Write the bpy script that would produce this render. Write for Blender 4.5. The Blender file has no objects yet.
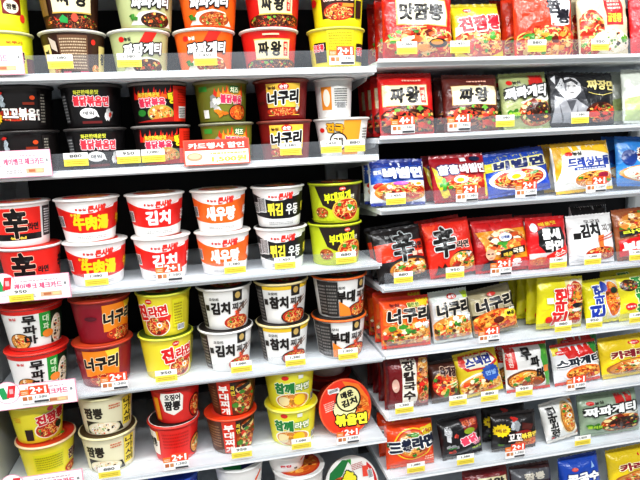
import bpy, math, random
import numpy as np
from mathutils import Vector, Matrix
from mathutils.geometry import tessellate_polygon

# ------------------------------------------------------------------ camera model (world: X along the aisle, Y into the shelves, Z up)
FOC, YAW, PITCH, ROLL = 583.925, 0.19557, 0.17296, -0.046649
EYE = Vector((0.0, -1.2, 1.45))
cy, sy = math.cos(YAW), math.sin(YAW)
f0 = Vector((sy, cy, 0)); r0 = Vector((cy, -sy, 0)); u0 = Vector((0, 0, 1))
f2 = f0*math.cos(PITCH) - u0*math.sin(PITCH)
u2 = u0*math.cos(PITCH) + f0*math.sin(PITCH)
r3 = r0*math.cos(ROLL) + u2*math.sin(ROLL)
u3 = u2*math.cos(ROLL) - r0*math.sin(ROLL)
def ray(px, py): return f2 + r3*((px-320)/FOC) - u3*((py-240)/FOC)
def at(px, py, Y=0.0):
    v = ray(px, py); return EYE + v*((Y-EYE.y)/v.y)
def on_plane(px, py, p, n):
    v = ray(px, py); return EYE + v*((p-EYE).dot(n)/v.dot(n))

col = bpy.context.scene.collection
# ------------------------------------------------------------------ colours and materials
def lin(h):
    o = []
    for i in (0, 2, 4):
        c = int(h[i:i+2], 16)/255
        o.append(c/12.92 if c <= .04045 else ((c+.055)/1.055)**2.4)
    return tuple(o)
def new_mat(name):
    m = bpy.data.materials.new(name); m.use_nodes = True
    return m, m.node_tree, m.node_tree.nodes['Principled BSDF']
def printed(name, rough, coat, bump=0.0, scale=60):
    m, t, b = new_mat(name)
    a = t.nodes.new('ShaderNodeAttribute'); a.attribute_name = 'Col'
    t.links.new(a.outputs['Color'], b.inputs['Base Color'])
    b.inputs['Roughness'].default_value = rough
    b.inputs['Coat Weight'].default_value = coat; b.inputs['Coat Roughness'].default_value = .12
    if bump:
        tc = t.nodes.new('ShaderNodeTexCoord'); n = t.nodes.new('ShaderNodeTexNoise'); bp = t.nodes.new('ShaderNodeBump')
        n.inputs['Scale'].default_value = scale; n.inputs['Detail'].default_value = 2
        n.inputs['Distortion'].default_value = 1.2
        t.links.new(tc.outputs['Object'], n.inputs['Vector']); t.links.new(n.outputs['Fac'], bp.inputs['Height'])
        bp.inputs['Strength'].default_value = bump; bp.inputs['Distance'].default_value = .004
        t.links.new(bp.outputs['Normal'], b.inputs['Normal']); t.links.new(bp.outputs['Normal'], b.inputs['Coat Normal'])
    return m
def plain(name, hexc, rough, spec=.5, noise=0.0, metal=0):
    m, t, b = new_mat(name)
    c = lin(hexc)
    if noise:
        tc = t.nodes.new('ShaderNodeTexCoord'); n = t.nodes.new('ShaderNodeTexNoise'); r = t.nodes.new('ShaderNodeValToRGB')
        n.inputs['Scale'].default_value = 14; n.inputs['Detail'].default_value = 4
        r.color_ramp.elements[0].color = (*[x*(1-noise) for x in c], 1); r.color_ramp.elements[1].color = (*[min(1, x*(1+noise)) for x in c], 1)
        t.links.new(tc.outputs['Object'], n.inputs['Vector']); t.links.new(n.outputs['Fac'], r.inputs['Fac']); t.links.new(r.outputs['Color'], b.inputs['Base Color'])
    else: b.inputs['Base Color'].default_value = (*c, 1)
    b.inputs['Roughness'].default_value = rough; b.inputs['Specular IOR Level'].default_value = spec; b.inputs['Metallic'].default_value = metal
    return m
M_CUP = printed('printed_cup_paper', .38, .1, .06, 40)
M_FILM = printed('printed_packet_film', .32, .4, .6, 48)
M_CARD = printed('printed_card', .45, .1)
M_SHELF = plain('white_powder_coated_steel', 'eaeff3', .38, noise=.03)
M_LIP = plain('white_front_lip_steel', 'f1f3f4', .35)
M_BOARD = plain('grey_shelf_steel', '8f9296', .5, noise=.05)
M_BACK = plain('dark_back_panel', '1a1819', .6, noise=.15)
M_POST = plain('grey_post_steel', 'b9bbba', .45, noise=.04)
M_FLOOR = plain('floor_tile', 'b9b4ac', .35, noise=.06)
def clear_plastic():
    m, t, b = new_mat('clear_rail_plastic')
    t.nodes.remove(b); out = t.nodes['Material Output']
    tr = t.nodes.new('ShaderNodeBsdfTransparent'); tr.inputs['Color'].default_value = (.97, .98, .99, 1)
    gl = t.nodes.new('ShaderNodeBsdfGlossy'); gl.inputs['Roughness'].default_value = .18
    df = t.nodes.new('ShaderNodeBsdfDiffuse'); df.inputs['Color'].default_value = (.55, .57, .6, 1)
    m1 = t.nodes.new('ShaderNodeMixShader'); m1.inputs[0].default_value = .26
    m2 = t.nodes.new('ShaderNodeMixShader'); m2.inputs[0].default_value = .09
    n = t.nodes.new('ShaderNodeTexNoise'); n.inputs['Scale'].default_value = 9
    tc = t.nodes.new('ShaderNodeTexCoord'); mr = t.nodes.new('ShaderNodeMapRange')
    mr.inputs['From Min'].default_value = .35; mr.inputs['From Max'].default_value = .7; mr.inputs['To Min'].default_value = .05; mr.inputs['To Max'].default_value = .13
    t.links.new(tc.outputs['Object'], n.inputs['Vector']); t.links.new(n.outputs['Fac'], mr.inputs['Value']); t.links.new(mr.outputs['Result'], m1.inputs[0])
    t.links.new(tr.outputs[0], m1.inputs[1]); t.links.new(df.outputs[0], m1.inputs[2])
    t.links.new(m1.outputs[0], m2.inputs[1]); t.links.new(gl.outputs[0], m2.inputs[2]); t.links.new(m2.outputs[0], out.inputs['Surface'])
    return m
M_CLEAR = clear_plastic()

# ------------------------------------------------------------------ lettering: glyph triangles from the built-in font
_glyph = {}
def glyphs(s):
    if s in _glyph: return _glyph[s]
    c = bpy.data.curves.new('lettering', 'FONT'); c.body = s; c.resolution_u = 2; c.offset = .012
    o = bpy.data.objects.new('lettering', c); col.objects.link(o)
    dg = bpy.context.evaluated_depsgraph_get(); dg.update()
    m = bpy.data.meshes.new_from_object(o.evaluated_get(dg)); m.calc_loop_triangles()
    v = [tuple(p.co)[:2] for p in m.vertices]
    tr = [tuple(v[i] for i in t.vertices) for t in m.loop_triangles]
    bpy.data.objects.remove(o); bpy.data.curves.remove(c); bpy.data.meshes.remove(m)
    xs = [p[0] for p in v] or [0, 1]; ys = [p[1] for p in v] or [0, 1]
    _glyph[s] = (tr, min(xs), max(xs), min(ys), max(ys)); return _glyph[s]

class Art:
    """flat shapes in the design's own units, printed later on a curved surface"""
    def __init__(self, lo=(-50, -50), hi=(50, 50)): self.items = []; self.fine = False; self.lo = lo; self.hi = hi
    def tris(self, tr, c, inc=.00009): self.items.append((tr, lin(c), inc if not self.fine else .000014))
    def poly(self, pts, c):
        pts = [(min(max(x, self.lo[0]), self.hi[0]), min(max(y, self.lo[1]), self.hi[1])) for x, y in pts]
        v = [Vector((x, y, 0)) for x, y in pts]
        self.tris([tuple(pts[i] for i in t) for t in tessellate_polygon([v])], c)
    def rect(self, x0, y0, x1, y1, c, rot=0):
        mx, my = (x0+x1)/2, (y0+y1)/2; a = math.radians(rot); ca, sa = math.cos(a), math.sin(a)
        self.poly([(mx+(x-mx)*ca-(y-my)*sa, my+(x-mx)*sa+(y-my)*ca) for x, y in ((x0, y0), (x1, y0), (x1, y1), (x0, y1))], c)
    def ell(self, x, y, rx, ry, c, n=22, a0=0, a1=360):
        p = [(x+rx*math.cos(math.radians(a0+(a1-a0)*i/n)), y+ry*math.sin(math.radians(a0+(a1-a0)*i/n))) for i in range(n if a1-a0 >= 360 else n+1)]
        self.poly(p, c)
    def bit(self, x, y, rx, ry, c, seed=0):
        rr = random.Random(int(x*7+y*3)); h = [int(c[i:i+2], 16) for i in (0, 2, 4)]; self.fine = True
        for i in range(7):
            a = rr.uniform(0, 6.28); q = rr.uniform(0, .7); px, py = x+rx*q*math.cos(a), y+ry*q*math.sin(a); k = rr.randint(4, 6); a0 = rr.uniform(0, 6); f = rr.uniform(.7, 1.15)
            self.poly([(px+rx*rr.uniform(.25, .55)*math.cos(a0+6.283*j/k), py+ry*rr.uniform(.25, .6)*math.sin(a0+6.283*j/k)) for j in range(k)], '%02x%02x%02x' % tuple(min(255, int(v*f)) for v in h))
        self.fine = False
    def star(self, x, y, r, c, n=12, k=.72):
        self.poly([(x+r*(1 if i % 2 else k)*math.cos(math.pi*i/n), y+r*(1 if i % 2 else k)*math.sin(math.pi*i/n)) for i in range(2*n)], c)
    def line(self, pts, w, c):
        tr = []
        for (x0, y0), (x1, y1) in zip(pts, pts[1:]):
            L = math.hypot(x1-x0, y1-y0) or 1; nx, ny = -(y1-y0)/L*w/2, (x1-x0)/L*w/2
            a, b, d, e = (x0+nx, y0+ny), (x0-nx, y0-ny), (x1-nx, y1-ny), (x1+nx, y1+ny)
            cl = lambda p: (min(max(p[0], self.lo[0]), self.hi[0]), min(max(p[1], self.lo[1]), self.hi[1]))
            a, b, d, e = map(cl, (a, b, d, e)); tr += [(a, b, d), (a, d, e)]
        self.tris(tr, c)
    def t(self, s, x, y, w, h, c, b=.05, o=0, oc='ffffff', rot=0, sk=0):
        tr, x0, x1, y0, y1 = glyphs(s)
        sx, sy_ = w/(x1-x0), h/(y1-y0); a = math.radians(rot); ca, sa = math.cos(a), math.sin(a)
        def put(shifts, c):
            for k, (dx, dy) in enumerate(shifts):
                out = []
                for t in tr:
                    q = []
                    for px, py in t:
                        ux, uy = (px-(x0+x1)/2)*sx+dx, (py-(y0+y1)/2)*sy_+dy; ux += uy*sk
                        q.append((x+ux*ca-uy*sa, y+ux*sa+uy*ca))
                    if all(self.lo[0] <= p[0] <= self.hi[0] and self.lo[1] <= p[1] <= self.hi[1] for p in q): out.append(tuple(q))
                self.tris(out, c, .00008 if k == 0 else .000006)
        bw = .8*b*min(h, 1.1*w/len(s))
        if o:
            r = bw+o; put([(r*math.cos(k*math.pi/4), r*math.sin(k*math.pi/4)) for k in range(8)], oc)
        put([(0, 0)]+[(bw*math.cos(k*math.pi/3), bw*math.sin(k*math.pi/3)) for k in range(6)] if b else [(0, 0)], c)
    def vt(self, s, x, y, w, h, c, **k):
        n = len(s); ch = h/n
        for i, g in enumerate(s): self.t(g, x, y+h/2-ch*(i+.5), w, ch*.86, c, **k)
    def rt(self, s, x, y, w, h, c, **k):       # lettering turned a quarter so that it climbs
        self.t(s, x, y, h, w, c, rot=90, **k)
    def small(self, x0, y0, x1, y1, c, n=5, seed=1):
        rr = random.Random(seed); st = (y1-y0)/n
        for i in range(n):
            y = y0+st*i; x = x0
            seg = []
            while x < x1-1:
                L = min(rr.uniform(2, 6), x1-x); seg.append((x, L)); x += L+1.1
            self.tris([t for (x, L) in seg for t in (((x, y), (x+L, y), (x+L, y+st*.5)), ((x, y), (x+L, y+st*.5), (x, y+st*.5)))], c)
    def barcode(self, x0, y0, x1, y1, seed=3):
        self.rect(x0, y0, x1, y1, 'f4f4f4'); rr = random.Random(seed); x = x0+1; tr = []
        while x < x1-2:
            w = rr.choice((.5, .9, 1.3)); tr += [((x, y0+2), (x+w, y0+2), (x+w, y1-1)), ((x, y0+2), (x+w, y1-1), (x, y1-1))]; x += w+rr.choice((.6, 1.0))
        self.tris(tr, '151515')
    def flames(self, u0_, u1_, v0, v1, c, n=7, seed=1):
        rr = random.Random(seed); p = [(u0_, v0)]
        for i in range(n):
            a = u0_+(u1_-u0_)*(i+.15)/n; b = u0_+(u1_-u0_)*(i+.55)/n
            p += [(a, v0+(v1-v0)*.35*rr.uniform(.7, 1.2)), (b, v0+(v1-v0)*rr.uniform(.65, 1)), (b+1.2, v0+(v1-v0)*.45)]
        p += [(u1_, v0)]; self.poly(p, c)
    def food(self, x, y, rx, ry, kind='spicy', seed=1, bowl=None, n=26, egg=False, rot=0):
        soup, nood, tops = FOOD[kind]; rr = random.Random(seed)
        if bowl: self.ell(x, y, rx*1.1, ry*1.12, bowl, 26)
        self.ell(x, y, rx, ry, soup, 26)
        def pt(k=.92):
            a = rr.uniform(0, 6.283); q = math.sqrt(rr.random())*k; return x+rx*q*math.cos(a), y+ry*q*math.sin(a)
        inside = lambda p: ((p[0]-x)/rx)**2+((p[1]-y)/ry)**2 < .97
        m = min(rx, ry); self.fine = True
        for i in range(int(n*1.4)):
            px, py = pt(.8); a0 = rr.uniform(0, 6.28); R = m*rr.uniform(.2, .6); sp = rr.uniform(1.2, 2.6)
            L = [(px+R*math.cos(a0+sp*k/5), py+R*.7*math.sin(a0+sp*k/5)) for k in range(6)]; L = [p for p in L if inside(p)]
            if len(L) > 1: self.line(L, m*rr.uniform(.055, .1), nood[i % len(nood)])
        for i in range(max(8, n)):
            px, py = pt(.85); R = m*rr.choice((.09, .13, .18, .27)); k = rr.randint(4, 7); a0 = rr.uniform(0, 6)
            self.poly([(px+R*rr.uniform(.7, 1.2)*math.cos(a0+6.283*j/k), py+R*.75*rr.uniform(.7, 1.2)*math.sin(a0+6.283*j/k)) for j in range(k)], tops[i % len(tops)])
        self.fine = False
        if egg:
            self.ell(x+rx*.25, y+ry*.15, m*.36, m*.3, 'fbf6e8'); self.ell(x+rx*.25, y+ry*.15, m*.19, m*.16, 'f5a21a')
FOOD = {
 'spicy': ('b83018', ('f6c26a', 'ee9a44', 'fbd890'), ('e03020', '4a9a30', 'f4a040', '6a1e10', 'f0c880', 'e8602c', 'c82818')),
 'black': ('34180e', ('6e3c1e', '8a4c24', '4e2814'), ('b43020', '4f9a2c', 'e3b25a', '1e0f08', 'd8602c')),
 'mild': ('d58a38', ('f5cc78', 'e9b054', 'fade9c'), ('d8382a', '3f8f2c', 'f0a02c', 'a04c24', 'f6e8c4', 'd85a24', '5a2814')),
 'orange': ('d9601e', ('f59a3c', 'f2b04e', 'ee7c28'), ('c83018', 'f7c860', '8a3a10', 'f4a848')),
 'dry': ('a8481c', ('d9843a', 'c86a2a', 'eaa65a'), ('7c2a10', 'd83a20', '4d8a2c', 'f0d090')),
 'pale': ('f1e7cf', ('faf3df', 'f0dcae', 'e8c98e'), ('40342a', 'd86a3a', '6fa04a', 'fdfaf2')),
 'brown': ('4c1e10', ('9a5a34', '3c1a0e', 'b87444'), ('e0482c', '6aa83a', 'f0b860', 'd8402c', 'f07c34', '2a120a', 'c83424')),
}

def subdivide(tr, mx):
    out = []; st = list(tr); mx2 = mx*mx
    while st:
        a, b, c = st.pop()
        d0 = (a[0]-b[0])**2+(a[1]-b[1])**2; d1 = (b[0]-c[0])**2+(b[1]-c[1])**2; d2 = (c[0]-a[0])**2+(c[1]-a[1])**2
        m = max(d0, d1, d2)
        if m <= mx2: out.append((a, b, c)); continue
        if m == d0: k = ((a[0]+b[0])/2, (a[1]+b[1])/2); st += [(a, k, c), (k, b, c)]
        elif m == d1: k = ((b[0]+c[0])/2, (b[1]+c[1])/2); st += [(a, b, k), (a, k, c)]
        else: k = ((c[0]+a[0])/2, (c[1]+a[1])/2); st += [(a, b, k), (k, b, c)]
    return out

class MB:
    def __init__(self): self.v = []; self.f = []; self.c = []
    def add(self, vs, fs, c):
        o = len(self.v); self.v += [tuple(p) for p in vs]; self.f += [tuple(i+o for i in f) for f in fs]
        self.c += [c]*len(fs) if not isinstance(c, list) else c
    def art(self, A, fn, sx, sy_, mx, o0=.0003, ds=0):
        off = o0
        for tr, c, inc in A.items:
            off += inc
            idx = {}; vs = []; fs = []
            for t in subdivide([tuple((p[0]*sx, p[1]*sy_) for p in q) for q in tr], mx):
                ar = (t[1][0]-t[0][0])*(t[2][1]-t[0][1])-(t[2][0]-t[0][0])*(t[1][1]-t[0][1])
                if abs(ar) < 1e-10: continue
                if ar < 0: t = (t[0], t[2], t[1])
                f = []
                for p in t:
                    k = (round(p[0], 6), round(p[1], 6))
                    if k not in idx: idx[k] = len(vs); vs.append(fn(p[0], p[1], off))
                    f.append(idx[k])
                fs.append(f)
            self.add(vs, fs, c)
    def box(self, x0, x1, y0, y1, z0, z1, c=(1, 1, 1)):
        v = [(x, y, z) for z in (z0, z1) for y in (y0, y1) for x in (x0, x1)]
        self.add(v, [(0, 2, 3, 1), (4, 5, 7, 6), (0, 1, 5, 4), (2, 6, 7, 3), (0, 4, 6, 2), (1, 3, 7, 5)], c)
    def mesh(self, name, mat, smooth=True):
        m = bpy.data.meshes.new(name); m.from_pydata(self.v, [], self.f); m.materials.append(mat)
        a = m.color_attributes.new('Col', 'FLOAT_COLOR', 'CORNER')
        n = np.array([len(f) for f in self.f]); cc = np.ones((len(self.f), 4)); cc[:, :3] = np.array(self.c)
        a.data.foreach_set('color', np.repeat(cc, n, axis=0).ravel().astype(np.float32))
        if smooth: m.polygons.foreach_set('use_smooth', [True]*len(m.polygons))
        m.update(); return m
def link(name, mesh, parent=None):
    o = bpy.data.objects.new(name, mesh); col.objects.link(o); o.parent = parent; return o
def empty(name, loc=(0, 0, 0)):
    o = bpy.data.objects.new(name, None); o.empty_display_size = .02; col.objects.link(o); o.location = loc; return o
def tag(o, label, cat, group=None):
    o['label'] = label; o['category'] = cat
    if group: o['group'] = group
    return o
def copy_tree(o, parent=None):
    c = o.copy(); col.objects.link(c); c.parent = parent
    for ch in o.children: copy_tree(ch, c)
    return c
# ------------------------------------------------------------------ noodle bowls
BOWL_ART = {}
def bowl_art(fn): BOWL_ART[fn.__name__] = fn; return fn
def A_b(): return Art((-112, 3), (112, 93))
_protos = {}
def make_bowl(design, R, h):
    """root empty > cup (printed wall, rolled rim), lid (> pull_tab)"""
    body, lidc, taper, art, lidart, rimc = BOWLS[design]
    rb = R*taper; root = empty('noodle_bowl')
    m = MB(); N = 44; cb, cr = lin(body), lin(rimc)
    rr = lambda z: (rb+(R*.975-rb)*(z/h))
    prof = [(rb*.86, .003), (rb*.9, 0.0), (rb*.975, 0.0)] + [(rr(z), z) for z in np.linspace(.002, h-.006, 8)]
    nb = len(prof)-1
    prof += [(R*.985, h-.0052), (R+.0012, h-.0045), (R+.0022, h-.0028), (R+.0015, h-.0008), (R-.0008, h), (R-.004, h-.001)]
    vs = [(r*math.cos(2*math.pi*k/N), r*math.sin(2*math.pi*k/N), z) for r, z in prof for k in range(N)]
    fs = []; cs = []
    for i in range(len(prof)-1):
        for k in range(N):
            fs.append((i*N+k, i*N+(k+1) % N, (i+1)*N+(k+1) % N, (i+1)*N+k)); cs.append(cb if i < nb else cr)
    fs.append(tuple(reversed(range(N)))); cs.append(lin('e8e6e0'))
    m.add(vs, fs, cs)
    A = A_b(); art(A)
    def fn(u, v, off):
        a = u/R; r = rr(v)+off; return (r*math.sin(a), -r*math.cos(a), v)
    m.art(A, fn, R/70, h/100, .007)
    link('cup', m.mesh('cup', M_CUP), root)
    m = MB(); vs = []; fs = []; rings = [0.0, .35, .7, .93, 1.0]
    for q in rings: vs += [((R-.0015)*q*math.cos(2*math.pi*k/N), (R-.0015)*q*math.sin(2*math.pi*k/N), h+.0004) for k in range(N)]
    for i in range(len(rings)-1): fs += [(i*N+k, i*N+(k+1) % N, (i+1)*N+(k+1) % N, (i+1)*N+k) for k in range(N)]
    fs = [tuple(reversed(f)) for f in fs]
    m.add(vs, fs, lin(lidc))
    L = Art((-68, -68), (68, 68)); lidart(L)
    m.art(L, lambda x, y, off: (x, y, h+.0004+off), R/70, R/70, .02, .0001)
    lid = link('lid', m.mesh('lid', M_CUP), root)
    m = MB(); w = .011
    m.add([(-w, -R+.002, h+.0006), (w, -R+.002, h+.0006), (w*.8, -R-.006, h-.001), (0, -R-.008, h-.002), (-w*.8, -R-.006, h-.001)], [(0, 4, 3, 2, 1)], lin(lidc))
    t = link('pull_tab', m.mesh('pull_tab', M_CUP), lid); t.rotation_euler.z = math.pi-.2
    return root
def bowl(design, R, h):
    k = (design, round(R, 4), round(h, 4))
    if k not in _protos: _protos[k] = make_bowl(*k); return _protos[k]
    return copy_tree(_protos[k])

def lid_plain(A): pass
def lid_red(A):
    A.ell(0, 0, 52, 52, 'e8483a'); A.ell(10, -15, 30, 26, 'f2b050'); A.t('큰사발', 0, 18, 50, 16, 'ffffff')
def lid_food(A):
    A.food(0, -8, 46, 40, 'spicy', 5, 'b02a18'); A.rect(-40, 34, 40, 52, 'f3e9d0')
def lid_mild(A): A.food(0, -8, 46, 40, 'mild', 8, '2a8a3a'); A.rect(-40, 34, 40, 50, 'f7e23a')
def lid_blackart(A):
    A.ell(0, 0, 66, 66, '2a2422'); A.food(6, -14, 40, 34, 'spicy', 6, '4a1a12'); A.t('찌개', 0, 40, 30, 14, 'e8d8a0')
def lid_greennavy(A):
    A.poly([(-68, 0), (-40, -55), (5, -66), (5, 66), (-40, 55)], '1f8a4a'); A.poly([(5, -66), (60, -30), (66, 0), (60, 30), (5, 66)], '1d2560'); A.t('우동', 30, 0, 36, 20, 'ffffff')
def lid_orangefood(A): A.food(0, 0, 54, 54, 'orange', 9, 'c8361c'); A.rect(-50, 10, 40, 26, 'b02020', 20)

def cup_concert(A, c, txt, tc, small, w=86, second=None):
    A.poly([(-104, 84), (-80, 80), (-52, 72), (-20, 66), (10, 67), (38, 76), (66, 84), (100, 86), (104, 80), (100, 30), (80, 28), (30, 22), (-30, 22), (-80, 28), (-104, 32)], c)
    A.poly([(34, 74), (60, 82), (66, 84), (62, 77)], 'ffffff')
    A.t('농심', -18, 76, 16, 6, 'c8201c'); A.rect(-34, 74, -29, 79, 'e02a1c')
    A.t('큰사발', 16, 77, 42, 15, 'e8352a', b=.07, rot=3, sk=.2)
    if second:
        A.t(txt, -18, 45, 44, 30, tc, b=.055); A.t(second, 36, 44, 42, 26, 'f4f4f0', b=.03)
    else: A.t(txt, 0, 45, w, 32, tc, b=.065)
    if small: A.t(small, -36, 64, 26, 7, 'f7d83a')
    A.small(-40, 8, 40, 16, 'b0b0b0', 2)
    A.barcode(-100, 36, -72, 62); A.t(txt[:2], 88, 48, 30, 24, tc)
@bowl_art
def beef(A):
    cup_concert(A, 'dc1f16', '牛肉湯', 'f8d21c', '우육탕', 88)
@bowl_art
def kimchi(A): cup_concert(A, 'e0201a', '김치', 'fdfdfd', None, 66)
@bowl_art
def shrimp(A): cup_concert(A, 'f06a1c', '새우탕', 'fdfdfd', None, 84)
@bowl_art
def udon(A):
    cup_concert(A, '17161a', '튀김', 'f2e24a', None, second='우동'); A.barcode(-72, 38, -44, 74)
@bowl_art
def shin_white(A):
    A.rect(-80, 30, 40, 88, 'e22c22'); A.rect(-80, 16, 40, 30, '161214'); A.t('농심', -22, 21, 40, 6, 'f2d24a')
    A.t('辛', -24, 54, 56, 66, '120c0c', b=.04, o=1.2, oc='ffd8c0'); A.t('라면', 18, 45, 26, 16, '1a0e0e')
    A.rect(46, 20, 78, 88, '3a3436'); A.small(50, 26, 74, 84, 'e8e8e8', 10)
@bowl_art
def shin_red(A):
    A.rect(-112, 20, 112, 93, 'de2a20'); A.t('辛', -12, 56, 56, 66, '120c0c', b=.04, o=1.4, oc='ffc8b0'); A.t('라면', 36, 50, 26, 14, '1a0e0e')
    A.rect(-112, 6, 112, 20, '1a1414'); A.t('辛', 96, 60, 26, 36, '120c0c')
@bowl_art
def budae_lime(A):
    A.poly([(-52, 93), (112, 93), (112, 34), (40, 30), (-6, 36), (-30, 46)], '2c211c')
    A.ell(28, 86, 9, 5, 'e8402c'); A.t('오뚜기', 28, 86, 13, 4, 'ffffff', b=.03)
    A.t('부대찌개', 14, 66, 74, 24, 'e6ea2a', b=.055, rot=6); A.t('라면', 58, 66, 12, 10, 'f4f0d0')
    A.food(40, 34, 38, 26, 'spicy', 12, 'e9c04a', egg=True); A.food(-34, 28, 20, 13, 'dry', 3)
    A.bit(50, 42, 12, 7, '4a9a2e'); A.rect(-90, 8, 0, 10, 'c8d020')
def jja_label(A, x):
    A.rect(x-50, 24, x+50, 84, 'efe0b4'); A.rect(x-52, 82, x+52, 85, 'c9a04a'); A.rect(x-52, 23, x+52, 26, 'c9a04a')
    A.t('짜', x-22, 54, 26, 30, '15100e', b=.05, sk=.1); A.t('왕', x+10, 54, 26, 32, '15100e', b=.05)
    A.rect(x+30, 40, x+42, 76, 'cc2a22'); A.vt('매운', x+36, 58, 7, 26, 'f4e0c0', b=.02)
@bowl_art
def jja_brown(A):
    A.food(0, 16, 92, 15, 'brown', 4, None, 60); A.rect(-46, 36, 50, 93, 'efe0b4'); A.rect(-48, 33, 52, 36, 'c9a04a')
    A.t('짜', -16, 66, 28, 34, '15100e', b=.05); A.t('왕', 24, 66, 30, 36, '15100e', b=.05)
    A.poly([(-30, 14), (-12, 12), (-10, 22), (-22, 30), (-32, 22)], '2a9a4a'); A.ell(6, 24, 8, 9, 'd8503a')
    A.rect(-88, 30, -60, 80, '7a5a2a')
@bowl_art
def jja_brown_back(A):
    A.rect(-34, 12, 32, 88, '6a4a34'); A.small(-30, 16, 28, 84, 'c8b090', 11, 4)
    A.ell(46, 74, 6, 6, 'd82a22'); A.rect(-84, 6, -56, 70, 'e6d088'); A.rect(62, 8, 92, 68, 'e6d088'); A.t('짜', -70, 46, 16, 24, '15100e'); A.t('왕', 78, 40, 18, 24, '15100e')
    A.food(-46, 14, 9, 9, 'spicy', 5); A.food(50, 16, 10, 10, 'mild', 6); A.rect(-30, 4, -12, 11, 'd84a6a'); A.rect(10, 4, 30, 11, 'd84a6a')
    A.poly([(-50, 60), (-36, 52), (-38, 74), (-54, 84)], 'c8b8a8')
@bowl_art
def jja_red(A):
    A.food(0, 16, 92, 16, 'brown', 7, None, 60); A.rect(-42, 30, 50, 74, 'f0dfae'); A.rect(-44, 72, 52, 75, 'd8b050'); A.rect(-44, 28, 52, 31, 'd8b050')
    A.t('짜', -20, 52, 26, 30, '15100e', b=.05); A.t('왕', 12, 52, 26, 32, '15100e', b=.05); A.rect(32, 36, 44, 68, 'cc2a22'); A.vt('매운', 38, 52, 7, 26, 'f4e0c0', b=.02)
    A.rect(-20, 82, 20, 86, 'f4c0a0')
def zzapa(A, spice):
    A.ell(-50, 78, 8, 6, 'd8241c'); A.t('농심', -34, 78, 16, 8, '303020' if not spice else 'fff0e0')
    A.poly([(10, 93), (40, 93), (24, 70), (-6, 70)], 'd42a1e')
    A.poly([(-58, 8), (-30, 34), (10, 40), (44, 34), (66, 4)], 'e8e4d4'); A.food(14, 18, 42, 17, 'dry' if spice else 'black', 8, None, 44)
    A.t('짜파게티', 2, 56, 96, 24, 'fbfbf8', b=.06, o=3, oc='151210', rot=3, sk=.15)
    A.bit(-46, 22, 14, 10, '3f8a2c')
@bowl_art
def zza_green(A): zzapa(A, False)
@bowl_art
def zza_orange(A): zzapa(A, True)
@bowl_art
def spicy_yellow(A):
    A.rect(-46, 20, 52, 93, '3a1c14'); A.food(4, 34, 44, 20, 'spicy', 9, None, 40); A.t('볶음진짬뽕', 4, 72, 90, 24, 'e83a6a', b=.06, o=1.4, oc='f8e8d0')
    A.rect(14, 44, 46, 52, 'f08a2a'); A.rect(54, 20, 78, 60, '2a1612'); A.ell(-76, 60, 14, 9, 'd82a22')
@bowl_art
def yellow_back(A):
    A.rect(-22, 30, 48, 93, 'e9e22e'); A.small(-18, 36, 44, 90, 'b8a820', 9, 5); A.rect(-64, 20, -26, 66, '241410'); A.t('진짬뽕', -50, 54, 36, 16, 'e02a3a', o=.8)
    A.rect(58, 20, 92, 62, '241410'); A.t('짬뽕', 74, 44, 28, 18, 'e02a3a', o=.8)
@bowl_art
def yellow_label(A):
    A.rect(-20, 34, 30, 68, '7a1c1a'); A.ell(4, 50, 20, 14, 'f3ead0'); A.t('짬뽕', 4, 50, 26, 12, '201010'); A.ell(34, 28, 9, 9, 'e8402c'); A.rect(46, 84, 66, 93, '8a1414')
@bowl_art
def yellow_red(A):
    A.t('진짬뽕', 10, 44, 70, 24, '241018', b=.06, o=1.2, oc='f3e6c0'); A.rect(50, 10, 90, 44, '6a1a1a'); A.t('오뚜기', 20, 76, 40, 6, 'c86a20')
@bowl_art
def fried_black(A):
    A.food(-10, 34, 52, 14, 'spicy', 3, None, 20); A.t('꼬꼬볶음면', 6, 36, 100, 26, 'faf4ea', b=.05, o=1.6, oc='201010', rot=-3)
    A.bit(-42, 64, 14, 18, 'c8d4da'); A.bit(-42, 84, 10, 7, 'd8281c')
    A.rect(46, 10, 64, 88, '26201e'); A.small(50, 16, 62, 84, '9a9488', 10); A.ell(30, 72, 6, 5, 'd85020'); A.rect(8, 56, 34, 62, '8a3018'); A.star(-60, 30, 16, 'f2c81c')
@bowl_art
def fire_black(A):
    A.t('화끈한매운맛', -14, 80, 60, 10, 'd8d84a', b=.04); A.t('불닭볶음면', -4, 60, 88, 22, 'f03a4a', b=.055, o=1.6, oc='fbe8e8', rot=-2)
    A.ell(-12, 32, 22, 12, 'f6f4f0'); A.t('매워', -12, 32, 26, 9, '303030', b=.02); A.poly([(4, 26), (14, 22), (8, 36)], 'f6f4f0')
    A.bit(38, 32, 15, 20, 'd9d7d4'); A.bit(44, 28, 7, 9, 'd8402c'); A.rect(-30, 8, 20, 14, '6a2020')
    A.rect(-92, 10, -68, 82, '2a2a2c'); A.small(-90, 14, -70, 78, 'a0a0a0', 9)
@bowl_art
def fire_red(A):
    A.flames(-70, 40, 60, 93, 'd81f18', 8, 2); A.flames(-60, 36, 60, 84, 'f06a1c', 6, 3)
    A.t('화끈한매운맛', -24, 70, 56, 10, 'f0e04a', b=.04); A.t('불닭볶음', -18, 52, 70, 20, 'f03a5a', b=.055, o=1.6, oc='fbe8e8'); A.t('탕', 36, 62, 20, 26, 'f5e82c', b=.07, o=1.4, oc='1a1010', rot=8)
    A.food(4, 26, 32, 18, 'mild', 4, '9aa84a', 24); A.rect(38, 6, 94, 90, 'e0301e'); A.poly([(-70, 6), (38, 6), (38, 18), (-20, 12)], 'a81c16'); A.small(52, 50, 88, 86, 'b01810', 6); A.rect(54, 14, 86, 42, 'f0ece8'); A.small(56, 16, 84, 40, '504848', 6)
    A.ell(-46, 28, 12, 8, '2a7a2a')
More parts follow.
